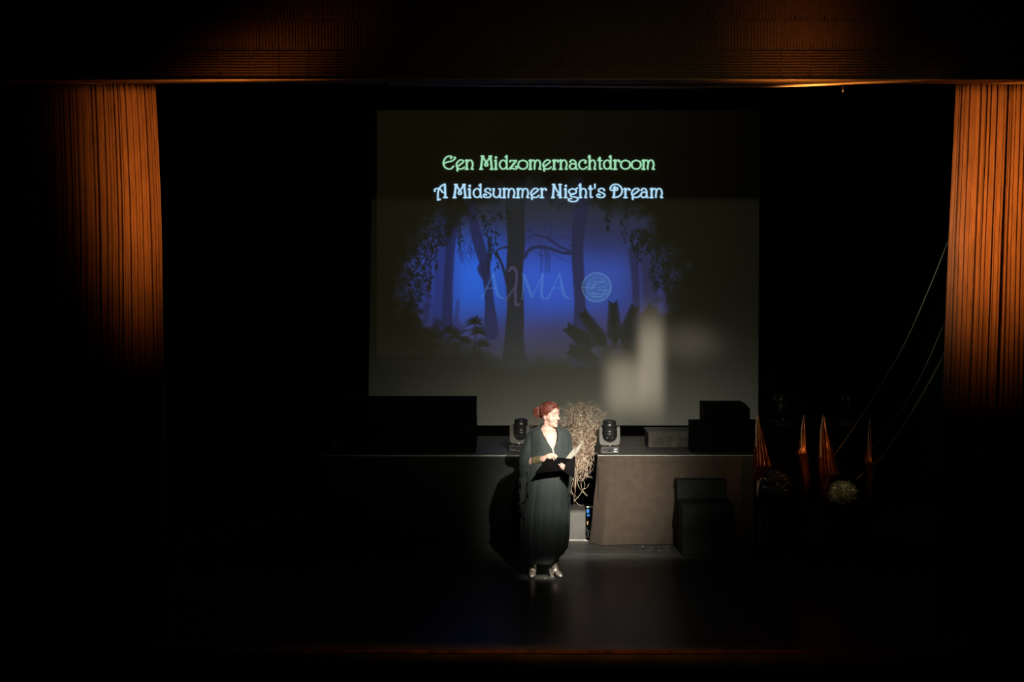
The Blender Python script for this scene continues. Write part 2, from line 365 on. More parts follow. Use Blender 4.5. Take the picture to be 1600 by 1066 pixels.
# canopy and undergrowth: leaf clusters
def cluster(x0, x1, y0, y1, n, col, al, L=(2.5, 5.5)):
    for i in range(n):
        leaf(rnd.uniform(x0, x1), rnd.uniform(y0, y1), rnd.uniform(0, 6.28), rnd.uniform(*L), rnd.uniform(1.6, 3), col, al)
def vine(x, y0, y1, n=26, wd=5, col=dk, al=.8):
    for i in range(n):
        t = rnd.random(); y = y0+(y1-y0)*t; leaf(x+math.sin(y*.15+x)*2+rnd.uniform(-wd, wd)*(1-.5*t), y, rnd.uniform(.3, 2.8), rnd.uniform(3, 5), rnd.uniform(1.5, 2.8), col, al)
for (x, a, c, n) in ((652, 372, 450, 60), (664, 366, 440, 70), (641, 400, 470, 50), (672, 372, 466, 60), (680, 365, 420, 34), (718, 338, 392, 36), (758, 335, 372, 26), (765, 336, 410, 24), (776, 336, 422, 34), (703, 350, 370, 20)): vine(x, a, c, n)
for (x, a, c, n) in ((952, 322, 360, 24), (976, 322, 378, 28), (1000, 376, 410, 26), (1022, 382, 430, 44), (1044, 390, 470, 54), (1058, 380, 460, 44), (1012, 360, 400, 26), (1030, 372, 410, 44), (1068, 400, 480, 30)): vine(x, a, c, n, 6)
cluster(985, 1062, 360, 392, 230, dk, .85, (3, 8)); cluster(1020, 1075, 380, 455, 260, dk, .8, (3, 7)); cluster(1040, 1075, 440, 500, 120, dk, .7, (3, 6))
cluster(632, 700, 345, 385, 230, dk, .8, (3, 6)); cluster(618, 660, 380, 500, 260, dk, .75, (3, 6))
cluster(690, 800, 328, 345, 120, (14, 14, 18), .5); cluster(860, 1000, 312, 326, 90, (14, 14, 18), .5)
def frond(cx, cy, n, L, a0, a1, col=dk, al=.85):
    for i in range(n):
        a = a0+(a1-a0)*i/(n-1)+rnd.uniform(-.08, .08); l = L*rnd.uniform(.75, 1.1)
        stroke([(cx, cy), (cx+math.cos(a)*l*.6, cy-math.sin(a)*l*.6), (cx+math.cos(a)*l, cy-math.sin(a)*l+l*.14)], [2.6, 2.4, .5], col, al, 1, k=3)
for (x, y, L) in ((742, 505, 17), (748, 520, 15), (703, 520, 17), (712, 528, 17), (682, 528, 17), (664, 520, 14), (728, 535, 14), (650, 505, 14), (655, 540, 22), (755, 540, 14)): frond(x, y, 13, L, -.3, 3.4)
stroke([(742, 508), (744, 525), (740, 545)], 2, dk, .8); stroke([(720, 518), (734, 516)], 2, dk, .7)
for i in range(60): leaf(rnd.uniform(600, 770), rnd.uniform(535, 575), rnd.uniform(3.4, 6), rnd.uniform(8, 16), 4, (13, 14, 12), .6)
stroke([(600, 560), (660, 548), (735, 552), (780, 572)], [60, 40, 26, 14], (12, 13, 10), .65, 14)
for (x0, y0, a, L) in ((925, 540, 2.5, 46), (945, 540, 2.15, 62), (962, 535, 1.62, 62), (975, 535, 1.25, 58), (985, 530, .95, 62), (930, 560, 2.8, 40), (1000, 520, .75, 40)):
    x1 = x0+math.cos(a)*L; y1 = y0-math.sin(a)*L; stroke([(x0, y0), (x1, y1)], [3, 1.2], (12, 14, 18), .9)
    for j in range(11):
        t = j/11; px_, py_ = x0+(x1-x0)*t, y0+(y1-y0)*t
        for sgn in (-1, 1): leaf(px_, py_, -a+sgn*.7, 19*(1-t*.5), 7, (14, 16, 20), .85)
cluster(915, 1010, 525, 565, 120, (15, 16, 16), .6, (4, 9))
for i in range(70): leaf(rnd.uniform(790, 930), rnd.uniform(560, 588), rnd.uniform(4.2, 5.2), rnd.uniform(5, 13), 3.5, (18, 18, 20), .5)
# faint lettering and seal of the picture
LC = (86, 132, 205)
def letA(x):
    stroke([(x, 467), (x+7, 452), (x+15, 434), (x+18, 429)], [2.6, 1.8, 1.6, 2.5], LC, .5)
    stroke([(x+18, 428), (x+21, 444), (x+25, 460), (x+31, 466), (x+35, 465)], [2.5, 4.2, 4, 2.6, 1.6], LC, .5); stroke([(x+6, 450.5), (x+21, 450.5)], 2, LC, .45)
letA(753); letA(857)
stroke([(816, 429), (819, 430), (818, 450), (816, 468)], [1.5, 2.4, 2, 2.2], LC, .45)
stroke([(820, 430), (826, 448), (832, 464)], [3, 4.6, 3], LC, .5); stroke([(832, 464), (841, 446), (849, 429)], [1.5, 1.8, 2.2], LC, .5)
stroke([(849, 428), (847, 448), (847, 463), (852, 467), (857, 465)], [3, 4.4, 4, 2.4, 1.5], LC, .5)
stroke([(796, 424), (800, 418.5), (806, 422), (808, 434), (806, 452), (806, 470), (808, 477), (813, 475)], [3, 4.5, 4.2, 3.6, 3.4, 3.6, 4, 2.5], (98, 78, 128), .62)
stroke([(806, 448), (800, 456), (791, 469)], [2, 3, 3.6], (98, 78, 128), .55)
def ring(cx, cy, r, wd, col, al):
    s_ = dseg(cx-r-3, cx+r+3, cy-r-3, cy+r+3); d = np.abs(np.hypot(gx[s_]-cx, gy[s_]-cy)-r); m_ = np.clip(1-d/wd, 0, 1)*al
    img[s_] = img[s_]*(1-m_[..., None])+np.array(col, float)*m_[..., None]
s_ = dseg(909, 957, 424, 474); m_ = ((np.hypot(gx[s_]-933, gy[s_]-449) < 22)*.28)[..., None]; img[s_] = img[s_]*(1-m_)+np.array((74, 118, 170.))*m_
ring(933, 449, 22.5, 1.6, (120, 165, 215), .6); ring(933, 449, 15.5, 1.1, (110, 155, 205), .55)
for i in range(30):
    a = i/30*6.283; x, y = 933+math.cos(a)*19, 449+math.sin(a)*19; leaf(x, y, a, rnd.uniform(1, 2.6), 1.1, (125, 165, 210), .5)
for (y, xa, xb) in ((440, 924, 944), (444, 920, 934), (449, 912, 932), (453, 934, 954), (459, 924, 950), (463, 927, 942)): stroke([(xa, y), (xb, y+1)], 1.1, (120, 165, 210), .5)
for i in range(60): leaf(933+rnd.uniform(-13, 13), 449+rnd.uniform(-11, 11), rnd.uniform(0, 3), 2.5, .9, (115, 160, 205), .4)
img = base+(img-base)*mask[..., None]
# projector's own black level over the picture's frame
inside = np.clip((gx-588.5)*1.2, 0, 1)*np.clip((gy-172)*1.2, 0, 1)*np.clip((585-gy)/14, 0, 1)*np.clip((1187-gx), 0, 1)
fall = np.clip(1.15-((gx-690)/420)**2*.75-np.clip((gy-172)/600, 0, 1)*.3, .12, 1.2)
lin = sl(np.clip(img, 0, 255))*np.array([.8, .9, .88])
lin = np.where(mask[..., None] > .02, lin, lin*fall[..., None])
lin = (lin+np.array([.0032, .0022, .0004])*(fall*np.clip((556-gy)/2, 0, 1))[..., None])*inside[..., None]
DS = 22.9
vx = np.linspace(X0p, X1p, nx+1); vy = np.linspace(Y0p, Y1p, ny+1); VX, VY = np.meshgrid(vx, vy)
skew = np.interp(VY, [171, 315, 665], [13.5, 8, 0])*(1-(VX-X0p)/(X1p-X0p)) # left edge leans in slightly
skr = np.interp(VY, [171, 665], [0, -2.5])*(VX-X0p)/(X1p-X0p)
VXs = VX+np.where(VX < 589, skew*0+np.interp(VY, [171, 300, 665], [9, 6, 0])*(1-(VX-575)/14), 0)+skr
verts = np.stack([(VXs-800)/F*DS, np.full_like(VX, DS), H-(VY-YH)/F*DS], -1).reshape(-1, 3)
idx = np.arange((nx+1)*(ny+1)).reshape(ny+1, nx+1)
faces = np.stack([idx[1:, :-1], idx[1:, 1:], idx[:-1, 1:], idx[:-1, :-1]], -1).reshape(-1, 4)
me = bpy.data.meshes.new('screen_surface'); me.vertices.add(len(verts)); me.vertices.foreach_set('co', verts.ravel())
me.loops.add(faces.size); me.loops.foreach_set('vertex_index', faces.ravel()); me.polygons.add(len(faces))
me.polygons.foreach_set('loop_start', np.arange(0, faces.size, 4)); me.polygons.foreach_set('loop_total', np.full(len(faces), 4)); me.update(calc_edges=True)
linv = np.zeros((ny+1, nx+1, 4)); pad = np.pad(lin, ((0, 1), (0, 1), (0, 0)), 'edge'); linv[..., :3] = (pad+np.roll(pad, 1, 0)+np.roll(pad, 1, 1)+np.roll(np.roll(pad, 1, 0), 1, 1))/4; linv[..., 3] = 1
at = me.color_attributes.new('projected', 'FLOAT_COLOR', 'POINT'); at.data.foreach_set('color', linv.astype(np.float32).ravel())
sm = mat('screen_white', (.62, .62, .60), .9, noise=.015, scale=2, spec=.1); nt = sm.node_tree; bs = nt.nodes['Principled BSDF']
an = nt.nodes.new('ShaderNodeAttribute'); an.attribute_name = 'projected'
nt.links.new(an.outputs['Color'], bs.inputs['Emission Color']); bs.inputs['Emission Strength'].default_value = 1
scr = thing('projection_screen', 'large projection screen showing a blue moonlit forest and two lines of title', 'projection screen', P(880, 665, DS))
me.materials.append(sm); so = bpy.data.objects.new('screen_surface', me); C.objects.link(so); so.parent = scr; so.matrix_parent_inverse = Matrix.Translation(scr.location).inverted()
# black border and top tube, hung on lines
b = MB()
def quadbox(x0, x1, y0, y1, d0, d1):
    a = P(x0, y1, DS); c = P(x1, y0, DS); b.box(a.x, c.x, d0, d1, a.z, c.z)
quadbox(566, 1196, 665.3, 681, DS-.004, DS+.02); quadbox(1184.5, 1196, 171, 665.3, DS+.004, DS+.02); quadbox(566, 577, 171, 665.3, DS+.004, DS+.02)
quadbox(566, 1196, 156, 171, DS-.004, DS+.02)
b.build('border', 'black', scr)
b = MB(); b.tube([P(560, 154, DS), P(1202, 154, DS)], .035, 12); b.build('top_tube', 'black', scr, smooth=True)
for px in (620, 880, 1140):
    b = MB(); q = P(px, 150, DS); b.tube([q, (q.x, q.y, 7.0)], .003, 5); b.build('hanging_line', 'cable', scr)
# title lettering: ribbons of projected light on the screen
G = {
'E': ([[(.64,17.5),(.72,19.6),(.55,21),(.28,19),(.1,14),(.06,9),(.17,3.5),(.42,.6),(.68,1.2),(.84,4.6)],[(.12,9.6),(.4,11.6),(.7,13),(.93,16),(.98,18.6),(.9,19.2)]],[(.64,17.6,1.5),(.84,4.6,1.3)]),
'e': ([[(.2,4.4),(.5,7.4),(.86,12),(.68,14.6),(.4,14),(.12,9.5),(.1,5),(.25,1.6),(.5,.4),(.78,1.2),(.97,3.6)],[(.28,1.5),(.15,-.2),(.18,-2)]],[(.2,-2.2,1.4)]),
'n': ([[(.02,13.6),(.2,14.6)],[(.2,14.6),(.2,0)],[(.0,.2),(.38,.2)],[(.2,10.5),(.45,14),(.72,14),(.88,10.5),(.9,6),(.8,2),(.78,.3),(.98,.2)]],[(.93,.4,1.2)]),
'M': ([[(.22,20.6),(.1,0)],[(0,.2),(.24,.2)],[(.1,20.9),(.32,20.9)],[(.8,20.6),(.9,0)],[(.76,.2),(1,.2)],[(.68,20.9),(.9,20.9)],[(.26,20),(.4,14),(.55,9.8),(.6,7),(.5,5),(.39,6.8),(.44,10),(.6,14),(.77,20)]],[]),
'i': ([[(.1,13.4),(.5,14.4)],[(.52,14.4),(.5,0)],[(.08,.2),(.95,.2)]],[(.55,18.7,2)]),
'd': ([[(.84,8),(.72,12.5),(.45,14.4),(.16,12),(.06,7),(.2,2),(.45,.4),(.7,1.8),(.84,5)],[(.68,19.2),(.86,21.6)],[(.86,21.6),(.85,4),(.88,1),(1,.2)]],[]),
'z': ([[(.1,11.5),(.12,14)],[(.1,13.8),(.86,13.8)],[(.86,13.8),(.08,.8)],[(.08,.8),(.4,1.4),(.7,.3),(.95,1.6),(.94,4.6),(.78,4.4)]],[(.8,4.2,1.3)]),
'o': ([[(.5,14.4),(.15,12),(.05,7.4),(.15,2.6),(.5,.4),(.85,2.6),(.95,7.4),(.85,12),(.5,14.4)]],[]),
'm': ([[(.02,13.6),(.13,14.6)],[(.13,14.6),(.13,0)],[(0,.2),(.25,.2)],[(.13,10.5),(.28,14.2),(.44,13.6),(.5,10),(.46,3),(.48,.2)],[(.5,10.5),(.64,14.2),(.84,13.6),(.92,10),(.94,6),(.87,2),(.86,.3),(1,.2)]],[(.95,.4,1.2)]),
'r': ([[(.05,13.6),(.3,14.6)],[(.3,14.6),(.3,0)],[(.02,.2),(.58,.2)],[(.3,10),(.5,13.6),(.8,14.4),(.97,12.8)]],[(.9,12.4,1.7)]),
'a': ([[(.1,11.8),(.3,14.4),(.6,14),(.78,10.5),(.8,3),(.86,.6),(1,.2)],[(.8,7.6),(.45,9),(.14,6.8),(.08,3.4),(.28,.6),(.56,.8),(.8,3.6)]],[(.16,11.6,1.6)]),
'c': ([[(.8,10.8),(.86,13),(.6,14.6),(.25,13),(.07,8),(.14,3.4),(.4,.5),(.7,.9),(.98,4)]],[(.78,10.8,1.9)]),
'h': ([[(.02,19),(.2,21.6)],[(.2,21.6),(.2,0)],[(.0,.2),(.38,.2)],[(.2,10.5),(.45,14),(.72,14),(.88,10.5),(.9,6),(.8,2),(.78,.3),(.98,.2)]],[(.93,.4,1.2)]),
't': ([[(.5,19),(.48,3),(.6,.5),(.95,1)],[(.02,13.8),(.98,13.8)],[(.2,15.5),(.5,19)]],[]),
'A': ([[(.8,21.4),(.84,0)],[(.68,.2),(1,.2)],[(.8,21.2),(.56,19),(.36,14),(.28,7),(.28,-3.4)],[(.24,-3.6),(.46,-2.6)],[(.02,10.6),(.06,13.4),(.26,14.6),(.5,12.6),(.62,8.6),(.84,8.4)]],[(.04,10.6,1.4)]),
's': ([[(.9,11.4),(.78,14),(.48,14.6),(.22,12.4),(.3,9.6),(.7,7.4),(.94,4.4),(.8,1.2),(.45,.3),(.12,1.4),(.04,4),(.2,5.8),(.38,4.6)]],[(.88,11.6,1.4),(.36,4.6,1.5)]),
'u': ([[(0,13.8),(.22,14.2)],[(.2,14.2),(.12,8),(.16,3),(.38,.6),(.62,1),(.86,5)],[(.68,14),(.88,14.2)],[(.88,14.2),(.86,3),(.9,.6),(1,.2)]],[]),
'N': ([[(.24,20.8),(.14,0)],[(0,.2),(.3,.2)],[(.08,20.9),(.34,20.9)],[(.26,20.6),(.5,12),(.78,6.4),(.82,4),(.7,3.2),(.6,5)],[(.84,20.8),(.88,0)],[(.7,20.9),(1,20.9)],[(.74,.2),(1,.2)]],[(.62,5,1.3)]),
'g': ([[(.45,14.4),(.14,12.6),(.06,9.6),(.2,6.4),(.5,5.6),(.78,8),(.78,12),(.45,14.4)],[(.7,13),(.95,15.4)],[(.34,5.6),(.22,3.2),(.45,1.6),(.85,.4),(.98,-2.4),(.8,-5.4),(.4,-6.2),(.06,-4.4),(.04,-2),(.28,-1)]],[(.3,-1.2,1.5),(.5,6.4,1.4),(.92,15,1.2)]),
"'": ([[(.5,21),(.45,14.8)]],[(.5,20.6,1.6)]),
'D': ([[(.36,16.5),(.32,1.2)],[(.2,.6),(.4,.2),(.75,2.6),(.95,8),(.95,14),(.75,19.4),(.45,21.3),(.16,19.2),(.03,14.6),(.12,11.6),(.3,12.4)],[(.38,14.4),(.54,16.2),(.62,13.6),(.5,11.6),(.4,12.4)],[(.28,15),(.4,18)]],[]),
}
def write(name, base_y, items, mt, d):
    b = MB()
    def pt(x, y): return P(x, y, d)
    def disc(x, y, r, n=10):
        b.add([pt(x, y)]+[pt(x+r*math.cos(2*math.pi*k/n), y+r*math.sin(2*math.pi*k/n)) for k in range(n)], [(0, 1+(k+1) % n, 1+k) for k in range(n)])
    for ch, xa, xb in items:
        st, dots = G[ch]
        for s_ in st:
            wd = 2.25
            if len(s_) == 2 and abs(s_[0][1]-s_[1][1]) > 9: wd = 3.1
            if len(s_) == 2 and abs(s_[0][1]-s_[1][1]) < .5: wd = 1.9
            pl = smoothp([(xa+(xb-xa)*x, base_y-y*.985) for x, y in s_], 6) if len(s_) > 2 else [np.array((xa+(xb-xa)*x, base_y-y*.985)) for x, y in s_]
            L = []; R = []
            for i in range(len(pl)):
                t = pl[min(i+1, len(pl)-1)]-pl[max(i-1, 0)]; t = t/(np.hypot(*t)+1e-9)
                # a broad-nibbed line: thicker where it runs upright
                wloc = wd*(.78+.34*abs(t[1])) if len(s_) > 2 else wd
                nrm = np.array([-t[1], t[0]])*wloc/2; L.append(pl[i]+nrm); R.append(pl[i]-nrm)
            n = len(L); b.add([pt(*p) for p in L]+[pt(*p) for p in R], [(k, k+1, n+k+1, n+k) for k in range(n-1)])
            disc(*pl[0], wd/2*.85, 8); disc(*pl[-1], wd/2*.85, 8)
        for x, y, r in dots: disc(xa+(xb-xa)*x, base_y-y*.985, r)
    return b.build(name, mt, scr)
l1 = [('E',691.8,711.5),('e',712,726),('n',726.7,739.8),('M',749.2,770.7),('i',772.2,777.2),('d',779.9,793.8),('z',795.6,808.4),('o',809,825),('m',826.2,845.5),('e',847.6,861.5),('r',862.8,872.8),('n',873.8,886.7),('a',889,902.6),('c',903.6,917.6),('h',918.8,931.2),('t',933.6,941),('d',942.6,956.2),('r',957.8,968.8),('o',969.4,985.3),('o',986.3,1002),('m',1003,1022.6)]
l2 = [('A',678.5,699.2),('M',707.6,729.6),('i',731,736.4),('d',739,753),('s',755,767.9),('u',769.4,783.2),('m',785.2,805),('m',807,826.4),('e',828.5,842.7),('r',843.4,854.2),('N',861.6,877.6),('i',881,886.6),('g',888,903.2),('h',904.2,917.1),('t',919.3,926.3),("'",927.6,931.6),('s',932.3,945.8),('D',953,972.6),('r',974,984.8),('e',985.9,1000.5),('a',1000.5,1013),('m',1015.6,1035.4)]
write('title_line', 264.6, l1, emis('title_green', tuple(sl((158, 222, 178)))), DS-.004)['label'] = 'pale green title line'
write('title_line', 309.0, l2, emis('title_blue', tuple(sl((176, 222, 250)))), DS-.004)['label'] = 'pale blue title line'
# ------------------------------------------------------------------ platforms
ZP = .98; DF = 20.2; DB = 22.5
def xat(px, D=DF): return (px-800)/F*D
def platform(xa, xb, label, loc):
    t = thing('stage_platform', label, 'platform', loc)
    b = MB(); b.box(xa, xb, DF, DB, ZP-.03, ZP); b.build('deck', 'deck', t)
    b = MB(); b.box(xa, xb, DF-.012, DF, ZP-.012, ZP+.001); b.build('edge_strip', 'edge', t)
    for x in (xa+.05, (xa+xb)/2, xb-.05):
        for y in (DF+.08, DB-.08):
            b = MB(); b.box(x-.025, x+.025, y-.025, y+.025, 0, ZP-.03); b.build('leg', 'black', t)
    return t
xl0, xl1 = xat(505), xat(866)
xr0, xr1 = xat(934), xat(1190)
pl_ = platform(xl0, xl1, 'black stage platform behind the woman, left of the gap', ((xl0+xl1)/2, 21.3, 0))
pr_ = platform(xr0, xr1, 'grey-draped stage platform right of the dry twigs', ((xr0+xr1)/2, 21.3, 0))
b = MB(); b.loft([[(x, DF-.008-.012*abs(math.sin(x*7)), z) for x in np.linspace(xl0, xl1, 160)] for z in (0.01, .96)], cap=False, closed_ring=False)
b.build('skirt', mat('skirt_cloth', (.008, .010, .007), .9, noise=.2, scale=10), pl_, smooth=True)
for (pp, xe) in ((pl_, xl1), (pr_, xr0+.01)):
    b = MB(); b.box(xe-.006, xe, DF+.03, DB, .01, ZP-.03); b.build('side_cloth', 'blackcloth', pp)
# draped cloth on the right platform, flaring at its lower left corner
rings = []
for k, z in enumerate(np.linspace(ZP-.012, 0.006, 40)):
    t = 1-z/ZP; row = []
    for u in np.linspace(0, 1, 120):
        xl = xr0-.005-.085*t**1.6; x = xl+(xr1-xl)*u
        dx = x-xl; fl = math.exp(-(dx/.22)**2)
        d = DF-.016-.06*t*t*fl-.022*t*(1+math.sin(dx*9-.8+t))*.5-.05*max(0, t-.9)/.1*(.6+.4*math.sin(dx*6))
        d -= .010*math.exp(-((dx-.30-.18*t)/.02)**2)*max(0, .4-t)*3+.004*math.sin(dx*21+t*5)*t+.006*math.exp(-((dx-.55+.25*t)/.03)**2)*(1-t)
        if dx < .13: d += (.13-dx)*(.25+1.1*t)
        if t < .06: d = DF-.016
        d -= .006*(abs(t-.07) < .015)
        row.append((x+.006*math.sin(t*9+dx*3), d, z))
    rings.append(row)
b = MB(); b.loft(rings, cap=False, closed_ring=False)
o = b.build('drape', 'drape', pr_, smooth=True)
o['label'] = 'brown-grey cloth drape hanging to the floor'
# left return of the drape, in the gap
rings = []
for z in np.linspace(ZP-.012, .006, 20):
    t = 1-z/ZP; xl = xr0-.005-.085*t**1.6
    rings.append([(xl+.012*math.sin(s*7+t)*s+.03*s, DF-.016-.06*t*t+.13*(.25+1.1*t)+s*.4, z) for s in np.linspace(0, 1, 16)])
b = MB(); b.loft(rings, cap=False, closed_ring=False); b.build('drape_return', 'drape', pr_, smooth=True)
# black stair in front of the right platform
st = thing('wooden_stair', 'black wooden two-step stair against the draped platform', 'stairs', (xat(1098, 19.7), 19.75, 0))
for k, (d0, zt, xa, xb) in enumerate(((19.9, .738, 1057, 1136), (19.34, .537, 1058, 1138))):
    x0_, x1_ = xat(xa, 19.9), xat(xb, 19.9)
    b = MB(); b.box(x0_+.01, x1_-.01, d0+.012, DF-.08 if k == 0 else 19.91, 0, zt-.02); b.build('riser', 'stair', st)
    b = MB(); b.box(x0_, x1_, d0, DF-.08 if k == 0 else 19.91, zt-.02, zt); b.build('tread', 'stair', st, bevel=.003)
# blocks on the platforms
def block(xa, xb, ytop, D, dep, label, name='black_block', m='black', chamfer=0, z0=ZP+.001, cat='block'):
    zt = H-(ytop-YH)/F*D; x0_, x1_ = xat(xa, D), xat(xb, D)
    b = MB(); ol = [(x0_, z0), (x1_, z0), (x1_, zt-chamfer), (x1_-chamfer*.8, zt), (x0_, zt)] if chamfer else [(x0_, z0), (x1_, z0), (x1_, zt), (x0_, zt)]
    b.prism(ol, D, D+dep); return tag(b.build(name, m, bevel=.004), label, cat)
block(535, 743, 625.5, 20.42, .7, 'long black block standing on the left platform before the screen')
block(1081, 1187, 660, 20.45, .42, 'low black block on the right platform, beside the small grey crate', 'black_block')
block(1100, 1172, 631, 20.9, .5, 'taller black block with a clipped top corner on the right platform', 'black_block', chamfer=.06)
ct = thing('wooden_crate', 'small dark grey wooden crate lying on the right platform', 'crate', P(1047, 700, 21.03))
b = MB(); q0 = P(1013, 700, 21.03); q1 = P(1083, 675, 21.03)
b.box(q0.x, q1.x, 21.03, 21.6, ZP+.001, q1.z-.012); b.build('body', 'crate', ct, bevel=.004)
b = MB(); b.box(q0.x-.012, q1.x, 21.02, 21.62, q1.z-.012, q1.z+.004); b.build('lid', 'deck', ct, bevel=.003)
b = MB()                                                        # small leafy sprig at the long block's edge
sp = thing('leafy_sprig', 'small dark leafy sprig beside the long black block', 'plant', P(744, 690, 20.75))
b.tube([P(744, 699, 20.75), P(745, 680, 20.75), P(744, 655, 20.75)], .006, 6); b.build('stem', 'black', sp)
b = MB()
for i in range(26):
    y = 648+i*1.1; a = rnd.uniform(-.9, .9); q = P(744.5, y, 20.75); d = Vector((math.cos(a), rnd.uniform(-.4, .4), math.sin(a)))*rnd.uniform(.014, .03)
    n_ = Vector((0, .3, 1)).cross(d).normalized()*.005; b.add([q, q+d*.5+n_, q+d, q+d*.5-n_], [(0, 1, 2, 3)])
b.build('leaves', 'black', sp)
# ------------------------------------------------------------------ moving head lamps
def rrect(x0, x1, z0, z1, r, n=5):
    o = []
    for cx, cz, a0 in ((x1-r, z0+r, -90), (x1-r, z1-r, 0), (x0+r, z1-r, 90), (x0+r, z0+r, 180)):
        for k in range(n+1): a = math.radians(a0+90*k/n); o.append((cx+r*math.cos(a), cz+r*math.sin(a)))
    return o
def moving_head(loc, rz, label, group='moving head lamps', yk='plastic', lb='label'):
    t = local(thing('moving_head_lamp', label, 'stage lamp', loc, rz, group))
    b = MB(); b.prism(rrect(-.104, .104, .006, .084, .012), -.10, .10)
    base = b.build('base', 'gloss', t, bevel=.003)
    b = MB(); pz = rrect(-.092, .092, .014, .072, .008)
    n = len(pz); inn = rrect(-.087, .087, .019, .067, .006)
    b.add([(x, -.103, z) for x, z in pz]+[(x, -.103, z) for x, z in inn], [(k, (k+1) % n, n+(k+1) % n, n+k) for k in range(n)])
    bz = b.build('bezel', yk, base)
    b = MB(); b.box(-.02, .02, -.1035, -.101, .028, .06); b.build('display', 'lens', base)
    for (x0_, x1_, z0_, z1_) in ((.044, .078, .048, .060), (.040, .078, .024, .035)):
        b = MB(); b.box(x0_, x1_, -.105, -.101, z0_, z1_); b.build('label_plate', lb, base, bevel=.001)
    for (x, wd) in ((-.076, .008), (-.062, .006), (-.053, .012), (-.038, .007)):
        b = MB(); b.box(x, x+wd, -.104, -.101, .026, .036); b.build('marking', 'plastic', base)
    for x in (-.085, .085):
        b = MB(); b.tube([(x, -.07, 0), (x, -.07, .008)], .012, 8); b.build('foot', 'black', base)
    b = MB(); b.tube([(0, 0, .084), (0, 0, .092)], .05, 20); b.build('pan_bearing', 'black', t)
    b = MB(); b.ell((0, -.068, .094), (.007, .004, .006)); b.build('lock_button', 'label', t, smooth=True)
    # yoke: a U with a round throat
    zt, zb, zc, R = .295, .092, .205, .080
    out = [(.115, zt-.01), (.112, zt+.004), (.088, zt+.004), (.082, zt-.006)]
    out += [(R*math.cos(a), zc+R*math.sin(a)) for a in np.linspace(0, -math.pi, 17)]
    out += [(-.082, zt-.006), (-.088, zt+.004), (-.112, zt+.004), (-.115, zt-.01), (-.115, zb+.04), (-.105, zb+.012), (-.085, zb), (.085, zb), (.105, zb+.012), (.115, zb+.04)]
    b = MB(); b.prism(out[::-1], -.055, .055); b.build('yoke', yk, t, bevel=.004)
    b = MB()
    prof = [(.145, .02), (.147, .045), (.160, .062), (.185, .072), (.205, .075), (.209, .0775), (.214, .0775), (.218, .073), (.232, .073), (.236, .0765), (.242, .0765), (.246, .071),
            (.258, .074), (.262, .0745), (.300, .0745), (.304, .077), (.312, .077), (.318, .0735), (.344, .0735), (.348, .0765), (.358, .0765), (.360, .070)]
    b.loft([[(r*math.cos(2*math.pi*k/28), r*math.sin(2*math.pi*k/28), z) for k in range(28)] for z, r in prof])
    hd = b.build('lamp_head', 'gloss', t, smooth=True)
    hd.data.polygons.foreach_set('use_smooth', [True]*len(hd.data.polygons))
    b = MB(); b.ell((0, 0, .355), (.064, .064, .018)); b.build('lens', 'lens', hd, smooth=True)
    for sx in (-1, 1):
        b = MB(); b.tube([(sx*.072, 0, .262), (sx*.084, 0, .262)], .016, 14); b.build('tilt_hinge', 'gloss', hd)
    for x_ in (-.036, -.026, .028):
        b = MB(); b.box(x_-.004, x_+.004, -.066, -.058, .172, .180); b.build('bracket_plate', 'plastic', hd)
    return t
moving_head((xat(952, 20.36), 20.36, ZP+.001), .03, 'black moving head stage lamp with grey yoke, right of the dry twigs')
moving_head((xat(814, 20.5), 20.56, ZP+.001), -.35, 'black moving head stage lamp half hidden behind the woman')
for i, (px, yb, lab) in enumerate(((1220, 668, 'dim moving head lamp on a black case above the crumpled dark cloth'), (1326, 668, 'dim moving head lamp on a black case at the ropes'))):
    D = 20.6; zt = H-(yb-YH)/F*D
    cs = thing('flight_case', ('tall black case behind the crumpled dark cloth', 'tall black case behind the crumpled pale foil')[i], 'case', (xat(px, D), D, 0))
    b = MB(); b.box(xat(px, D)-.22, xat(px, D)+.22, D-.2, D+.25, 0, zt-.05); b.build('body', 'black', cs, bevel=.006)
    b = MB(); b.box(xat(px, D)-.225, xat(px, D)+.225, D-.205, D+.255, zt-.05, zt); b.build('lid', 'black', cs, bevel=.006)
    moving_head((xat(px, D), D, zt+.001), (.3, -.3)[i], lab, yk='black', lb='black')  # dimness put into the colour: yoke and label plates set to black
# ------------------------------------------------------------------ things in the gap
gb = thing('grey_box', 'grey metal box on the floor under the dry twigs', 'box', P(895, 845, 20.47))
x0_, x1_ = xat(873, 20.47), xat(915, 20.47)
b = MB(); b.box(x0_, x1_, 20.47, 21.0, .012, .315); b.build('body', 'grey', gb, bevel=.006)
b = MB(); b.box(x0_-.004, x1_+.004, 20.465, 21.0, .315, .337); b.build('lid', 'crate', gb, bevel=.003)
b = MB(); b.box(x0_, x1_+.01, 20.45, 20.50, .001, .013); b.build('white_skid', 'white', gb, bevel=.002)
am = thing('amplifier_rack', 'small black rack with blue displays beside the grey box', 'amplifier', P(921, 842, 20.66))
x0_, x1_ = xat(916.5, 20.66), xat(929, 20.66)
b = MB(); b.box(x0_, x1_, 20.66, 20.95, .004, .36); b.build('body', 'black', am, bevel=.004)
b = MB(); b.box(x0_-.001, x1_, 20.653, 20.66, .345, .357); b.build('top_rail', 'label', am)
for (za, zb, xa, xb) in ((.285, .325, .002, .03), (.245, .270, .006, .016), (.245, .27, .020, .034)):
    b = MB(); b.box(x0_+xa, x0_+xb, 20.652, 20.66, za, zb); b.build('blue_display', emis('led_blue', (.02, .22, .75), 1.0), am)
b = MB(); b.box(x0_+.004, x0_+.022, 20.652, 20.66, .15, .19); b.build('amber_plug', mat('plug', (.7, .4, .12), .4, noise=.05), am, bevel=.002)
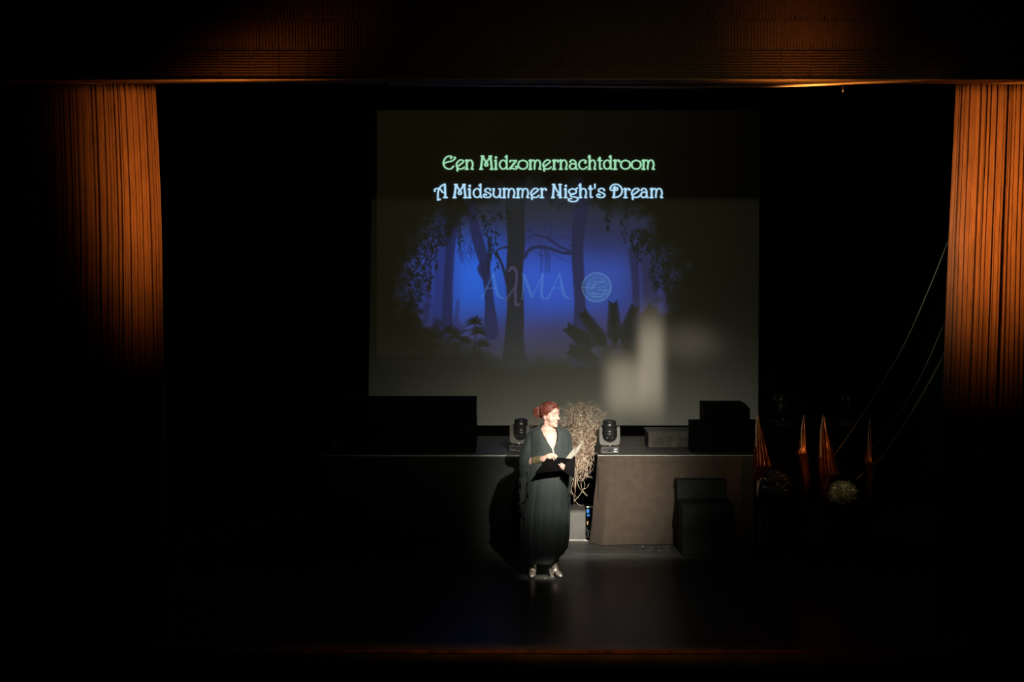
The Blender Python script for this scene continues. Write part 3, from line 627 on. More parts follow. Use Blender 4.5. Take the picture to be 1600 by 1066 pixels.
for i in range(9):
    b = MB(); z = rnd.uniform(.06, .24); b.ell((x0_+rnd.uniform(.005, .05), 20.652, z), (.006, .006, .005), n=8, m=6); b.build('connector', 'label' if i % 2 else 'plastic', am, smooth=True)
for i, (lab, mt) in enumerate((('black cable looped on the floor beside the grey box', 'cable'), ('pale cable curled on the floor beside the grey box', 'white'), ('grey cable coiled up against the drape', 'plastic'))):
    b = MB(); pts = []
    for a in np.linspace(0, 9, 50): pts.append((xat(920, 20.6)+.035*math.cos(a+i)*(1-.02*a), 20.575+.035*math.sin(a+i), .012+.016*a*(.4+.35*i)*.5))
    if i == 1: pts = [(xat(x, 20.5), y, z) for x, y, z in ((913, 20.43, .006), (917, 20.42, .006), (921, 20.44, .006), (924, 20.5, .02), (925, 20.53, .07), (922, 20.54, .10), (919, 20.54, .06), (921, 20.53, .02))]; pts = smoothp(pts, 6)
    b.tube(pts, .0045, 6); tag(b.build('cable', mt, smooth=True), lab, 'cable')
# ------------------------------------------------------------------ dry twigs
tw = thing('dry_twig_bundle', 'tall tangle of dry curling twigs standing on the grey box', 'dried plant', P(897, 790, 20.72))
DT = 20.62
def tp(x, y, dd=0): return P(x, y, DT+dd)
def curl(b, x, y, L, a, kap, r0, n=12, dd=0, dk_=0):
    pts = []; a_ = a; st_ = L/n
    if x > 928 and y > 662: x -= 16; L *= .6; st_ = L/n; a_ = abs(a_) if math.cos(a_) < 0 else math.pi-a_
    for i in range(n+1):
        if x > 941-.3*max(0, min(40, y-664)) and y > 654 and i > 1: break
        pts.append(tp(x, y, dd)); x += math.cos(a_)*st_; y -= math.sin(a_)*st_; a_ += kap*st_+rnd.gauss(0, .09); kap += rnd.gauss(0, .004); dd += dk_*st_
    b.tube(pts, [1.35*r0*(1-.6*i/n) for i in range(len(pts))], 5)
tb = {'twig': MB(), 'twig2': MB(), 'twig3': MB()}
def pick(): return tb[rnd.choices(['twig', 'twig2', 'twig3'], [.35, .3, .35])[0]]
for i in range(170):                         # strands rising from the tied neck and arching over
    t = rnd.random(); x = 903+rnd.uniform(-7, 7)+10*t; y = 744-40*t
    a = rnd.gauss(1.45, .34); L = rnd.uniform(45, 104)*(1-.25*t)
    curl(pick(), x, y, L, a, rnd.choice([-1, 1])*rnd.uniform(.0, .035), rnd.uniform(.0022, .0045), 14, rnd.uniform(-.08, .1), rnd.uniform(-.0012, .0012))
for i in range(250):                         # curls filling the crown
    a = rnd.uniform(0, 6.28); q = rnd.random()**.6; x = 909+math.cos(a)*q*28; y = 669+math.sin(a)*q*27
    if x > 936 and y > 655: x -= 14
    curl(pick(), x, y, rnd.uniform(14, 48), rnd.uniform(0, 6.28), rnd.choice([-1, 1])*rnd.uniform(.02, .13), rnd.uniform(.0015, .0036), 11, rnd.uniform(-.14, .16), rnd.uniform(-.002, .002))
for i in range(115):                         # lower hanging mass
    t = rnd.random(); x = 915-8*t+rnd.uniform(-14, 14)*(1-.35*t); y = 690+48*t
    curl(pick(), x, y, rnd.uniform(16, 42), rnd.choice([-1.5, 1.6])+rnd.gauss(0, .45), rnd.uniform(-.05, .05), rnd.uniform(.0018, .0036), 10, rnd.uniform(-.08, .08))
for i in range(46):                          # loose ends at the outline
    a = rnd.uniform(.2, 2.9); curl(pick(), 910+math.cos(a)*26, 668-math.sin(a)*26, rnd.uniform(10, 26), a+rnd.gauss(0, .5), rnd.choice([-1, 1])*rnd.uniform(.01, .08), .0014, 9, rnd.uniform(-.1, .1))
for i in range(34):                          # faint wisps reaching behind the woman's head
    x = rnd.uniform(822, 852); y = rnd.uniform(646, 674); curl(tb['twig2'], x, y, rnd.uniform(12, 30), rnd.uniform(-.3, 2.6), rnd.choice([-1, 1])*rnd.uniform(.02, .09), .0009, 9, .1)
for i in range(14): curl(tb['twig2'], rnd.uniform(870, 885), rnd.uniform(664, 680), rnd.uniform(40, 66), rnd.gauss(2.9, .15), rnd.uniform(-.012, .004), .0013, 12, .1)
for k_, nm in (('twig', 'pale_twigs'), ('twig2', 'brown_twigs'), ('twig3', 'tan_twigs')):
    o = tb[k_].build(nm, k_, tw, smooth=True); o['kind'] = 'stuff'
def strand(pts, r, m='twig'):
    b = MB(); pp = smoothp([tuple(tp(*p)) for p in pts], 8); b.tube(pp, [r*(1-.4*i/len(pp)) for i in range(len(pp))], 6); b.build('twig', m, tw, smooth=True)
strand([(921, 700, -.05), (927, 712, -.06), (928, 728, -.05), (920, 740, -.04), (903, 746, -.03)], .0028)
strand([(900, 742), (906, 752), (913, 748), (915, 738), (912, 725)], .0028)
strand([(902, 742), (912, 752), (913, 762), (904, 776), (896, 784)], .003)
strand([(897, 780), (903, 788), (909, 791)], .0022)
strand([(901, 745), (904, 760), (912, 770), (918, 776)], .0028)
strand([(911, 765), (917, 762), (920, 757), (921, 755)], .0026, 'twig3')
strand([(898, 744), (895, 755), (893, 766), (896, 776), (898, 788, .1)], .003)
strand([(899, 743), (899, 755), (898, 764)], .0042)
strand([(896, 744), (893, 752), (891, 764), (893, 775)], .0024, 'twig3')
strand([(894, 770), (900, 776), (904, 779)], .0022, 'twig3')
strand([(888, 690), (886, 702), (894, 710), (898, 700), (896, 684)], .003)
strand([(895, 666), (899, 680), (902, 690), (898, 702), (901, 718)], .0036)
strand([(920, 668), (919, 684), (916, 700), (920, 712)], .0036)
strand([(926, 676), (931, 690), (934, 702), (928, 712)], .003)
strand([(925, 708, -.05), (934, 708, -.05), (942, 706, -.05)], .0026)
strand([(920, 650), (930, 640), (938, 644), (941, 655), (938, 664)], .0026)
strand([(912, 645), (925, 637), (939, 642), (947, 655)], .0024)
strand([(885, 660), (882, 650), (890, 642), (899, 640)], .0022)
strand([(898, 655), (896, 640), (890, 630), (882, 626)], .0022)
strand([(908, 655), (909, 640), (906, 632)], .0028)
b = MB()
for i in range(16): curl(b, 908+rnd.uniform(-3, 3), 633+rnd.uniform(-3, 3), 6, rnd.uniform(0, 6.3), .25, .0014, 6)
b.build('seed_head', 'twig', tw, smooth=True)
b = MB(); b.tube([tuple(P(897, 789, 20.72)), tuple(P(899, 765, 20.68)), tuple(P(902, 738, 20.64)), tuple(P(908, 700, 20.62))], [.005, .005, .006, .006], 8); b.build('stem', 'twig2', tw, smooth=True)
# ------------------------------------------------------------------ woman
DW = 18.0
def wz(py): return (903-py)/160
def W(px, py, dd=0): return Vector(((px-800)/160, DW+dd, wz(py)))
def wv(px, py, dd): return P(px, py, DW+dd)      # exact line of sight, for pieces nearer than the body
wm = thing('person', 'red-haired woman in a long black kaftan reading from a black folder', 'person', W(853, 903))
hc = W(860, 648, -.03); HR = Matrix.Rotation(math.radians(46), 3, 'Z') @ Matrix.Rotation(math.radians(-3), 3, 'Y') @ Matrix.Rotation(math.radians(5), 3, 'X')
def hp(x, y, z): return hc+HR @ Vector((x, y, z))
b = MB()
def he(x, y, z, r): b.ell(hp(x, y, z), r, HR, 24, 16)
he(0, .018, .030, (.073, .092, .086)); he(0, -.028, -.012, (.062, .062, .088)); he(0, -.036, -.070, (.050, .048, .044))
he(0, -.070, -.098, (.021, .019, .018)); he(.036, -.052, -.032, (.029, .030, .034)); he(-.036, -.052, -.032, (.029, .030, .034))
he(0, -.062, .045, (.050, .028, .040))
b.cap_(hp(0, -.088, .012), hp(0, -.108, -.026), .0075, .0115); he(.010, -.097, -.031, (.008, .009, .007)); he(-.010, -.097, -.031, (.008, .009, .007))
b.cap_(hp(-.036, -.074, .017), hp(.036, -.074, .017), .011, .011)
he(0, -.083, -.062, (.021, .013, .016))
for sx in (-1, 1): he(sx*.073, .008, -.012, (.010, .019, .032)); he(sx*.077, .014, .002, (.009, .014, .018))
cx = W(857, 0).x
b.cap_(hp(0, .018, -.07), Vector((cx, DW+.03, 1.43)), .052, .060)
b.cap_(Vector((cx, DW+.02, 1.44)), Vector((cx, DW+.01, 1.36)), .075, .10)
def te(x, y, z, r): b.ell((cx+x, DW+y, z), r, None, 28, 18)
te(0, .01, 1.30, (.165, .115, .17)); te(0, -.035, 1.375, (.13, .075, .075)); te(-.068, -.075, 1.255, (.075, .062, .07)); te(.068, -.075, 1.255, (.075, .062, .07))
te(0, -.05, 1.30, (.10, .075, .10))
te(0, 0, 1.08, (.155, .13, .20)); te(0, 0, .90, (.175, .14, .16))
shR = W(835, 679, .02); elR = W(824.5, 722, .0); wrR = wv(850, 717, -.20)
shL = W(883, 678, .02); elL = W(893, 722, .0); wrL = wv(888, 733, -.22)
for sh, el, wr in ((shR, elR, wrR), (shL, elL, wrL)):
    b.cap_(Vector((cx+(sh.x-cx)*.5, DW+.01, 1.405)), sh, .055, .052); b.cap_(sh, el, .052, .043); b.cap_(el, wr, .042, .027)
for sx, px, yy in ((-1, 832.6, .038), (1, 869, .033)):
    ank = W(px, 880, yy); kn = Vector(((cx+sx*.09+ank.x)/2, DW-.02, .48))
    b.cap_(Vector((cx+sx*.085, DW, .86)), kn, .088, .058); b.cap_(kn, ank, .05, .028)
# right hand: back of the hand rests on the folder, fingers curling over its edge
def finger(pts, r): 
    for i in range(len(pts)-1): b.cap_(pts[i], pts[i+1], r*(1-.08*i), r*(1-.08*(i+1)))
pkR = wv(858, 712.5, -.235)
b.cap_(wrR, pkR, .027, .025); b.cap_(wrR+Vector((0, .01, .006)), wv(861, 711, -.21), .024, .020); b.cap_(wrR+Vector((0, -.01, -.01)), wv(860, 715, -.25), .022, .019)
finger([wv(861, 710.0, -.20), wv(866, 709.6, -.21), wv(869.5, 712.0, -.215), wv(870.5, 714.5, -.21)], .0092)
finger([wv(861, 711.5, -.222), wv(866.5, 711, -.235), wv(869.5, 713.4, -.24), wv(870, 716, -.235)], .0096)
finger([wv(860, 713.0, -.24), wv(865, 712.6, -.255), wv(868, 715, -.262), wv(868.4, 717.4, -.258)], .0094)
finger([wv(859, 715, -.252), wv(863, 715, -.272), wv(865.5, 717, -.28), wv(865.6, 719, -.278)], .0084)
finger([wv(853, 716, -.225), wv(855, 719.5, -.255), wv(858.5, 721, -.275)], .0105)
# left hand: under the folder, fingers across its outer face
pkL = wv(886.5, 732, -.335)
b.cap_(wrL, pkL, .026, .026); b.cap_(wrL, wv(888, 735.5, -.33), .024, .022)
finger([wv(886, 729.2, -.345), wv(882.5, 727.6, -.395), wv(878.5, 725.2, -.405), wv(876.5, 723.9, -.40)], .0092)
finger([wv(885.5, 731.6, -.355), wv(881.5, 730.4, -.400), wv(876.5, 727.6, -.41), wv(873.2, 726.0, -.405)], .0096)
finger([wv(885.5, 733.8, -.35), wv(882, 733.2, -.392), wv(877.5, 731.0, -.405), wv(875.2, 729.6, -.40)], .0092)
finger([wv(886, 735.8, -.345), wv(883, 735.8, -.382), wv(880, 734.3, -.392), wv(878.2, 733.1, -.388)], .008)
finger([wv(890, 730, -.31), wv(892, 726, -.315), wv(892, 722, -.31)], .0105)
src = b.build('body', 'skin')
mod = src.modifiers.new('r', 'REMESH'); mod.mode = 'VOXEL'; mod.voxel_size = .0042
mod2 = src.modifiers.new('s', 'SMOOTH'); mod2.factor = .5; mod2.iterations = 4
bpy.context.view_layer.update(); dg = bpy.context.evaluated_depsgraph_get()
bm_ = bpy.data.meshes.new_from_object(src.evaluated_get(dg)); bpy.data.objects.remove(src)
bm_.polygons.foreach_set('use_smooth', [True]*len(bm_.polygons)); bm_.materials.clear(); bm_.materials.append(M['skin'])
PI_ = Matrix.Translation(wm.location).inverted()
body = bpy.data.objects.new('body', bm_); C.objects.link(body); body.parent = wm; body.matrix_parent_inverse = PI_
# face
for sx in (-1, 1):
    b = MB(); b.ell(hp(sx*.030, -.0705, .000), (.0125, .0115, .0085), HR); e_ = b.build('eye', 'eyew', wm, smooth=True)
    b = MB(); b.ell(hp(sx*.030+.004, -.0800, -.003), (.0055, .003, .0055), HR, 10, 8); b.build('iris', 'dark', e_, smooth=True)
    b = MB(); b.tube([hp(sx*.030+d, -.0825+abs(d)*.35, .0035-abs(d)**2*22) for d in np.linspace(-.015, .015, 9)], .003, 6); b.build('eyelid_line', 'dark', e_, smooth=True)
    b = MB(); b.tube([hp(sx*(.014+.034*t), -.0885+.013*t, .0195+.006*math.sin(t*2.6)) for t in np.linspace(0, 1, 9)], [.0022, .003, .0032, .003, .003, .0026, .0022, .002, .0012], 6); b.build('eyebrow', 'brow', wm, smooth=True)
b = MB()
b.tube([hp(d, -.0945+abs(d)*.34, -.0580+(.0016 if .002 < abs(d) < .010 else 0)-abs(d)*.10) for d in np.linspace(-.021, .021, 13)], [.001, .0018, .0026, .003, .0032, .0034, .003, .0034, .0032, .003, .0026, .0018, .001], 8)
b.tube([hp(d, -.0945+abs(d)*.36, -.0640+abs(d)*.16) for d in np.linspace(-.018, .018, 11)], [.001, .002, .003, .0036, .004, .0041, .004, .0036, .003, .002, .001], 8)
b.build('lips', 'lips', wm, smooth=True)
for sx in (-1, 1):
    b = MB(); b.ell(hp(sx*.0075, -.1045, -.0385), (.0032, .004, .002), HR, 8, 6); b.build('nostril', 'dark', wm, smooth=True)
# hair: a cap swept back, strands and a coiled bun
b = MB()
hv = []
def hair_surf(th, ph, k=1.0):      # th 0 front..pi back measured round the head top, ph side angle
    return None
vs = []; n_, m_2 = 48, 30; fs = []
for i in range(m_2+1):
    th = math.pi*i/m_2
    for k in range(n_):
        a = 2*math.pi*k/n_; x = math.sin(th)*math.cos(a); y = math.sin(th)*math.sin(a); z = math.cos(th)
        rr_ = 1+.012*math.sin(a*22+th*6)+.008*math.sin(a*9)
        vs.append(Vector((x*.0835*rr_, .018+y*.104*rr_, .030+z*.098*rr_)))
cen = Vector((0, .018, .030)); keep = []
def inhair(v):
    d = (v-cen)
    zl = .055+.012*math.cos(d.x*40) - max(0, (d.y+.085))*1.15      # hairline drops from forehead to nape
    zl -= max(0, abs(d.x)-.045)*.5
    return d.z > max(-.075, zl)
for i in range(m_2):
    for k in range(n_):
        f_ = (i*n_+k, (i+1)*n_+k, (i+1)*n_+(k+1) % n_, i*n_+(k+1) % n_)
        if sum(inhair(vs[q]) for q in f_) >= 2: fs.append(f_)
b.add([hc+HR @ v for v in vs], fs)
bunc = Vector((-.062, .072, .010))           # bun sits behind her right ear
for j in range(90):                          # combed strands from the hairline back to the bun
    a0 = rnd.uniform(-1.75, 1.75); fr = rnd.uniform(.0, 1)
    st0 = Vector((.078*math.sin(a0), .018-.086*math.cos(a0)*(1 if abs(a0) < 1.2 else .8), .030+.052-.03*abs(a0)/1.7+fr*.03))
    pts = []
    for t in np.linspace(0, 1, 12):
        v = st0.lerp(bunc+Vector((.01, -.02, rnd.uniform(-.002, .002)+(fr-.5)*.05)), t); d = v-cen
        q = math.sqrt((d.x/.083)**2+(d.y/.103)**2+(d.z/.097)**2); s2 = 1.03+.05*math.sin(math.pi*t)
        v = cen+d*(s2/max(q, .35)) if q > 1e-3 else v; pts.append(hc+HR @ v)
    b.tube(pts, [.0015]+[.0042]*10+[.003], 6)
# rolled fringe over the far temple
for j in range(9):
    o_ = j/8; pts = [hc+HR @ Vector((-.02+.03*o_*0+.075*t, -.070+.050*t*t-.006*math.sin(t*3), .108-.018*j/8-.055*t*t+.012*math.sin(t*3.1))) for t in np.linspace(0, 1, 10)]
    b.tube(pts, [.003, .006, .008, .009, .009, .009, .008, .008, .006, .003], 7)
b.build('hair', 'hair', wm, smooth=True)
b = MB(); bc = hc+HR @ bunc; bc = W(841.5, 645, .03)
b.ell(bc, (.043, .042, .053), None, 24, 16)
for j in range(7):                           # coiled locks
    pts = []; r0 = .014+.0052*j; off = rnd.uniform(0, 6)
    for a in np.linspace(0, 5.6, 26): pts.append(bc+Vector((r0*math.cos(a+off)*1.02, -.036+.0045*j*(1.1), 1.22*r0*math.sin(a+off))))
    b.tube(pts, [.004]+[.0085]*24+[.004], 7)
b.build('hair_bun', 'hair', wm, smooth=True)
# kaftan
DY = [662, 665, 668, 671, 675, 680, 690, 705, 720, 735, 760, 800, 840, 860, 870, 878]
DCX = [857, 857, 857.5, 858, 858.5, 859, 859.5, 860, 860, 858, 855.5, 853, 851.5, 851, 850.5, 850]
DHW = [10.5, 14, 19, 26, 30, 31, 32, 32, 31, 31.5, 34.5, 37.5, 37, 34.5, 32.5, 31]
DHD = [.072, .085, .10, .115, .128, .14, .158, .160, .158, .165, .18, .20, .20, .195, .19, .18]
VN = [(838, 655), (843.5, 667), (847, 675), (852, 684), (858, 694), (863.5, 701.5), (867.5, 694), (870.5, 685), (871, 676), (869.5, 667), (869, 655)]
def inpoly(x, y, poly):
    c = False; j = len(poly)-1
    for i in range(len(poly)):
        if (poly[i][1] > y) != (poly[j][1] > y) and x < (poly[j][0]-poly[i][0])*(y-poly[i][1])/(poly[j][1]-poly[i][1])+poly[i][0]: c = not c
        j = i
    return c
NA = 300; rows = [];  pyl = list(np.linspace(662, 735, 110))+list(np.linspace(736, 878, 60))
pxs = []
for py in pyl:
    c_ = interp(py, DY, DCX); hw = interp(py, DY, DHW); hd = interp(py, DY, DHD); fold = max(0, min(1, (py-715)/90)); row = []; prow = []
    for k in range(NA):
        a = 2*math.pi*k/NA
        f1 = 1+fold*(.018*math.sin(a*17+py*.01)+.022*math.sin(a*9+1.3-py*.012)+.012*math.sin(a*31))+.006*math.sin(a*13+py*.05)*(py > 675)
        ca, sa = math.cos(a), math.sin(a); ex = .86
        x = c_+hw*math.copysign(abs(ca)**ex, ca)*f1; y = hd*math.copysign(abs(sa)**ex, sa)*f1
        bust = .0
        if sa < 0: bust = -.022*math.exp(-((py-690)/16)**2)*(math.exp(-((x-c_-11)/9)**2)+math.exp(-((x-c_+11)/9)**2))
        zz = py
        if py > 855:                          # the hem rises over her left boot and dips to the left
            t = (py-855)/23; zz = py+t*(-.5 if x < 860 else -.5-(x-860)*.7)
        q = W(x, zz, y+bust); row.append(q); prow.append((x, zz, sa))
    rows.append(row); pxs.append(prow)
b = MB(); vs = [v for r in rows for v in r]; fs = []
for i in range(len(rows)-1):
    for k in range(NA):
        ps = (pxs[i][k], pxs[i][(k+1) % NA], pxs[i+1][(k+1) % NA], pxs[i+1][k])
        mx = sum(p[0] for p in ps)/4; my = sum(p[1] for p in ps)/4
        if ps[0][2] < 0.05 and inpoly(mx, my, VN): continue
        fs.append((i*NA+k, i*NA+(k+1) % NA, (i+1)*NA+(k+1) % NA, (i+1)*NA+k))
b.add(vs, fs); dr = b.build('kaftan', 'dress', wm, smooth=True)
sd = dr.modifiers.new('solid', 'SOLIDIFY'); sd.thickness = .003; sd.offset = -1
# neckline binding
b = MB()
def front(px, py):
    c_ = interp(py, DY, DCX); hw = interp(py, DY, DHW); hd = interp(py, DY, DHD); u = max(-.999, min(.999, (px-c_)/hw)); ca = abs(u)**(1/.86); sa = math.sqrt(max(0, 1-ca*ca))
    bust = -.022*math.exp(-((py-690)/16)**2)*(math.exp(-((px-c_-11)/9)**2)+math.exp(-((px-c_+11)/9)**2))
    return W(px, py, -hd*sa**.86+bust)
nl = smoothp([tuple(front(x, max(663, y))) for x, y in VN[1:-1]], 8); b.tube(nl, .0042, 6); b.build('neckline_binding', 'ruffle', wm, smooth=True)
# sleeves hanging from the arms
def sleeve(rowsdef, name):
    ys = [r[0] for r in rowsdef]; rg = []
    for py in np.linspace(ys[0], ys[-1], 60):
        c_ = interp(py, ys, [r[1] for r in rowsdef]); hw = interp(py, ys, [r[2] for r in rowsdef]); hd = interp(py, ys, [r[3] for r in rowsdef]); dd = interp(py, ys, [r[4] for r in rowsdef]); row = []
        g = max(0, min(1, (py-690)/60))
        for k in range(72):
            a = 2*math.pi*k/72; f1 = 1+g*(.10*math.sin(a*5+py*.09)+.07*math.sin(a*11+py*.05))
            row.append(W(c_+hw*math.cos(a)*f1+g*.7*math.sin(py*.34), py, dd+hd*math.sin(a)*f1))
        rg.append(row)
    b = MB(); b.loft(rg); return b.build(name, 'dress', wm, smooth=True)
sleeve([(671, 835, 4, .05, .02), (676, 832, 7.5, .065, .02), (684, 829.5, 9, .075, .02), (698, 826, 10.5, .085, .01), (712, 821.5, 10.2, .10, -.01), (724, 819, 8.5, .11, -.02), (742, 820, 7.5, .10, 0), (765, 818, 7, .09, .02), (790, 817, 6, .07, .03), (806, 816.5, 3.5, .04, .04)], 'sleeve')
sleeve([(669, 881, 4, .05, .02), (674, 884, 6.5, .06, .02), (684, 886.5, 7, .07, .02), (700, 888, 7, .08, .0), (716, 889, 6.5, .09, -.03), (740, 887.5, 5.5, .08, -.0), (775, 886.5, 4, .06, .01), (820, 884.5, 3, .05, .02), (850, 882.5, 2.4, .03, .02)], 'sleeve')
def ruffle(pts, amp, wl, wid=2.4, dd=-.11):
    pl = smoothp(pts, 14); b = MB(); rg = []; L = 0
    for i, p in enumerate(pl):
        if i: L += np.hypot(*(pl[i][:2]-pl[i-1][:2]))
        t = pl[min(i+1, len(pl)-1)]-pl[max(0, i-1)]; t = t/(np.hypot(t[0], t[1])+1e-9); n_ = np.array([-t[1], t[0]]); s2 = math.sin(L/wl*6.283)
        a = p[:2]+n_*(amp*s2-wid/2); c = p[:2]+n_*(amp*s2+wid/2); z = p[2] if len(p) > 2 else dd
        rg.append([W(a[0], a[1], z+.01*math.cos(L/wl*6.283)), W(*((a+c)/2), z-.008), W(c[0], c[1], z-.012*math.cos(L/wl*6.283)), W(*((a+c)/2), z+.004)])
    b.loft(rg); return b.build('ruffle', 'ruffle', wm, smooth=True)
ruffle([(823.5, 734, -.13), (824.5, 745, -.15), (823.5, 765, -.16), (825, 775, -.165), (820, 781, -.12), (812.5, 787, -.05)], .5, 19, 1.2)
ruffle([(812, 788, -.03), (816, 797, -.13), (820, 809, -.16)], .5, 12, 1.2)
ruffle([(811.5, 720, .0), (813, 742, .0), (815, 760, .0), (812, 780, .0), (811, 800, .02)], 1.6, 11, 3)
ruffle([(889.5, 742, -.08), (886.5, 762, -.1), (888, 785, -.1), (885, 808, -.1), (886, 830, -.09), (882.5, 850, -.08), (877, 866, -.08)], .9, 17, 1.6)
# boots
def boot(px, py, rz, name='boot'):
    t_ = MB(); R = Matrix.Rotation(rz, 3, 'Z'); o_ = W(px, py, 0); o_.z = 0
    def bp(x, y, z): return o_+R @ Vector((x, y, z))
    prof = []                                  # rings from shaft top to toe tip
    for (c, z, rx, ry, tilt) in ((.040, .26, .044, .050, 0), (.040, .19, .040, .046, 0), (.036, .135, .037, .043, .1), (.028, .100, .036, .047, .42), (.010, .072, .031, .040, .8), (-.018, .052, .032, .034, 1.15), (-.047, .038, .031, .027, 1.4), (-.070, .030, .024, .021, 1.5), (-.085, .025, .012, .012, 1.5)):
        rg = []
        for k in range(20):
            a = 2*math.pi*k/20; u = rx*math.cos(a); v = ry*math.sin(a); rg.append(bp(u, c+v*math.cos(tilt), max(.010, z+v*math.sin(tilt)*1.0)))
        prof.append(rg)
    t_.loft(prof); bt = t_.build(name, 'boot', wm, smooth=True)
    b = MB(); ol = [(-.088, .009), (-.072, .023), (-.045, .030), (-.015, .025), (.02, .027), (.07, .028)]
    def soleb(z0, z1f):
        rgs = []
        for (y, wd) in ol: rgs.append([bp(-wd, y, z0(y)), bp(wd, y, z0(y)), bp(wd, y, z0(y)+.009), bp(-wd, y, z0(y)+.009)])
        b.loft(rgs)
    soleb(lambda y: .001 if y < -.05 else .001+(y+.05)*.42, 0); b.build('sole', 'sole', bt)
    b = MB(); b.loft([[bp(-.020, .035, .0), bp(.020, .035, .0), bp(.020, .074, .0), bp(-.020, .074, .0)], [bp(-.032, .020, .065), bp(.032, .020, .065), bp(.034, .095, .09), bp(-.034, .095, .09)]]); b.build('heel', 'boot', bt, smooth=False)
    return bt
boot(832, 903, -.12); boot(870, 903, .62)
# cuff, necklace
b = MB()
a_ = elR.lerp(wrR, .42); c_ = elR.lerp(wrR, .93)
b.tube([a_.lerp(c_, t) for t in np.linspace(0, 1, 12)], [.041-.009*t+.0012*(i % 2) for i, t in enumerate(np.linspace(0, 1, 12))], 24)
b.build('cuff_bracelet', 'bronze', wm, smooth=True)['label'] = 'bronze cuff bracelet'
nk = MB(); chain = smoothp([tuple(front(x, y)+Vector((0, dd_, 0))) for x, y, dd_ in ((850.5, 671, .028), (854, 684, .016), (859, 694, .006), (863, 701, -.004), (864, 705, -.006))], 6)
nk.tube(chain, .0016, 5); chain = smoothp([tuple(front(x, y)+Vector((0, dd_, 0))) for x, y, dd_ in ((867.5, 671, .028), (867.5, 684, .016), (866, 694, .006), (864.5, 701, -.004), (864, 705, -.006))], 6); nk.tube(chain, .0016, 5)
nko = nk.build('necklace', 'pearl', wm, smooth=True)
b = MB(); b.ell(front(863.5, 702)+Vector((0, -.012, 0)), (.009, .006, .009)); b.ell(front(864, 706)+Vector((0, -.012, 0)), (.0055, .005, .018)); b.build('pendant', 'pearl', nko, smooth=True)
# folder and pages (held, so its own thing)
fo = thing('folder', 'open black folder with white pages in the woman\'s hands', 'folder', wv(880, 735, -.42))
def sheet(name, c4, m, thick=.004, bend=0, parent=fo, n=10):
    a, c, d, e = [Vector(q) for q in c4]; b = MB(); nn = (c-a).cross(e-a).normalized(); tops = []; bots = []
    for i in range(n+1):
        u = i/n; r1 = []; r2 = []
        for j in range(n+1):
            v = j/n; q = a.lerp(c, u).lerp(e.lerp(d, u), v)+nn*bend*math.sin(math.pi*u)*1.0; r1.append(q); r2.append(q+nn*thick)
        tops.append(r1); bots.append(r2)
    rg = [t_+b_[::-1] for t_, b_ in zip(tops, bots)]; b.loft(rg); return b.build(name, m, parent, smooth=False)
sheet('cover', (wv(836, 740, -.44), wv(881, 735.5, -.40), wv(893, 717.5, -.235), wv(856, 714.2, -.235)), 'folder')
sheet('cover', (wv(881, 737.0, -.43), wv(897, 748, -.48), wv(899.5, 713.5, -.38), wv(884.8, 722.5, -.425)), 'folder')
sheet('page', (wv(883.5, 716.6, -.228), wv(893, 717, -.228), wv(898.5, 711, -.215), wv(897.5, 700.0, -.205)), 'paper', .0015, .004)
sheet('page', (wv(897.8, 713, -.214), wv(898.9, 701, -.21), wv(913.5, 687.5, -.20), wv(904.5, 704, -.21)), 'paper', .0015, .004)
# ------------------------------------------------------------------ copper pointed props, stools with crumpled cloth
DC = 19.3
def spike(rowsd, label, seed, npl=7, tipz=None, D=DC, polem='palerod', polez=None):
    r = random.Random(seed); ys = [q[0] for q in rowsd]; cx_ = interp(ys[-1], ys, [q[1] for q in rowsd])
    t = thing('copper_spike', label, 'stage prop', P(cx_, YH+F*H/D, D), group='copper pointed props')
    rg = []
    for py in np.linspace(ys[0], ys[-1], 46):
        a_ = interp(py, ys, [q[1] for q in rowsd]); c_ = interp(py, ys, [q[2] for q in rowsd]); cc = (a_+c_)/2; hw = (c_-a_)/2; row = []
        for k in range(84):
            a = 2*math.pi*k/84; f1 = 1-.34*abs(math.sin(a*npl/2+seed+.01*(py-ys[0])))**.7
            q = P(cc+hw*math.cos(a)*f1, py+(4*math.sin(a*2+seed) if py > ys[-1]-8 else 0), D); q.y += hw/149*math.sin(a)*f1*.9; row.append(q)
        rg.append(row)
    b = MB(); b.loft(rg); b.build('copper_cloth', 'copper', t, smooth=True)
    foot = P(cx_, YH+F*H/D, D); b = MB(); top = P(rowsd[0][1], rowsd[0][0]-1, D); mid = P(cx_, ys[-1], D)
    b.tube([(mid.x, D, mid.z+.12), (mid.x, D, .02)], .011, 8); b.build('pole', 'black', t)
    b = MB(); b.tube([(foot.x, D, 0), (foot.x, D, .02)], .09, 20); b.build('base', 'black', t)
    b = MB(); s0 = rowsd[1]; b.tube([top, P(rowsd[0][1]-(rowsd[0][1]-s0[1])*.7, s0[0], D-.02), P(s0[1]+1.5, ys[0]+ (ys[-1]-ys[0])*.46, D-.055)], [.004, .007, .008], 6); b.build('edge_rod', polem, t, smooth=True)
    return t
spike([(645, 1184, 1185), (665, 1180, 1190), (700, 1177, 1199), (729, 1175, 1208), (733, 1175, 1201), (745, 1176, 1191), (762, 1180, 1189)], 'leftmost copper pointed prop, beside the right platform', 1)
spike([(649, 1256, 1257), (670, 1251, 1259.5), (700, 1247, 1262), (708, 1243, 1263), (720, 1249, 1264), (745, 1253, 1267), (758, 1254, 1266), (780, 1256, 1260)], 'narrow copper pointed prop second from left, crumpled at mid height', 2, 5)
spike([(649, 1286, 1288), (670, 1281, 1293), (700, 1277, 1302), (730, 1277, 1308), (741, 1279, 1312), (745, 1280, 1298), (775, 1284, 1292), (792, 1286, 1290)], 'broad copper pointed prop beside the pale crumpled foil', 3)
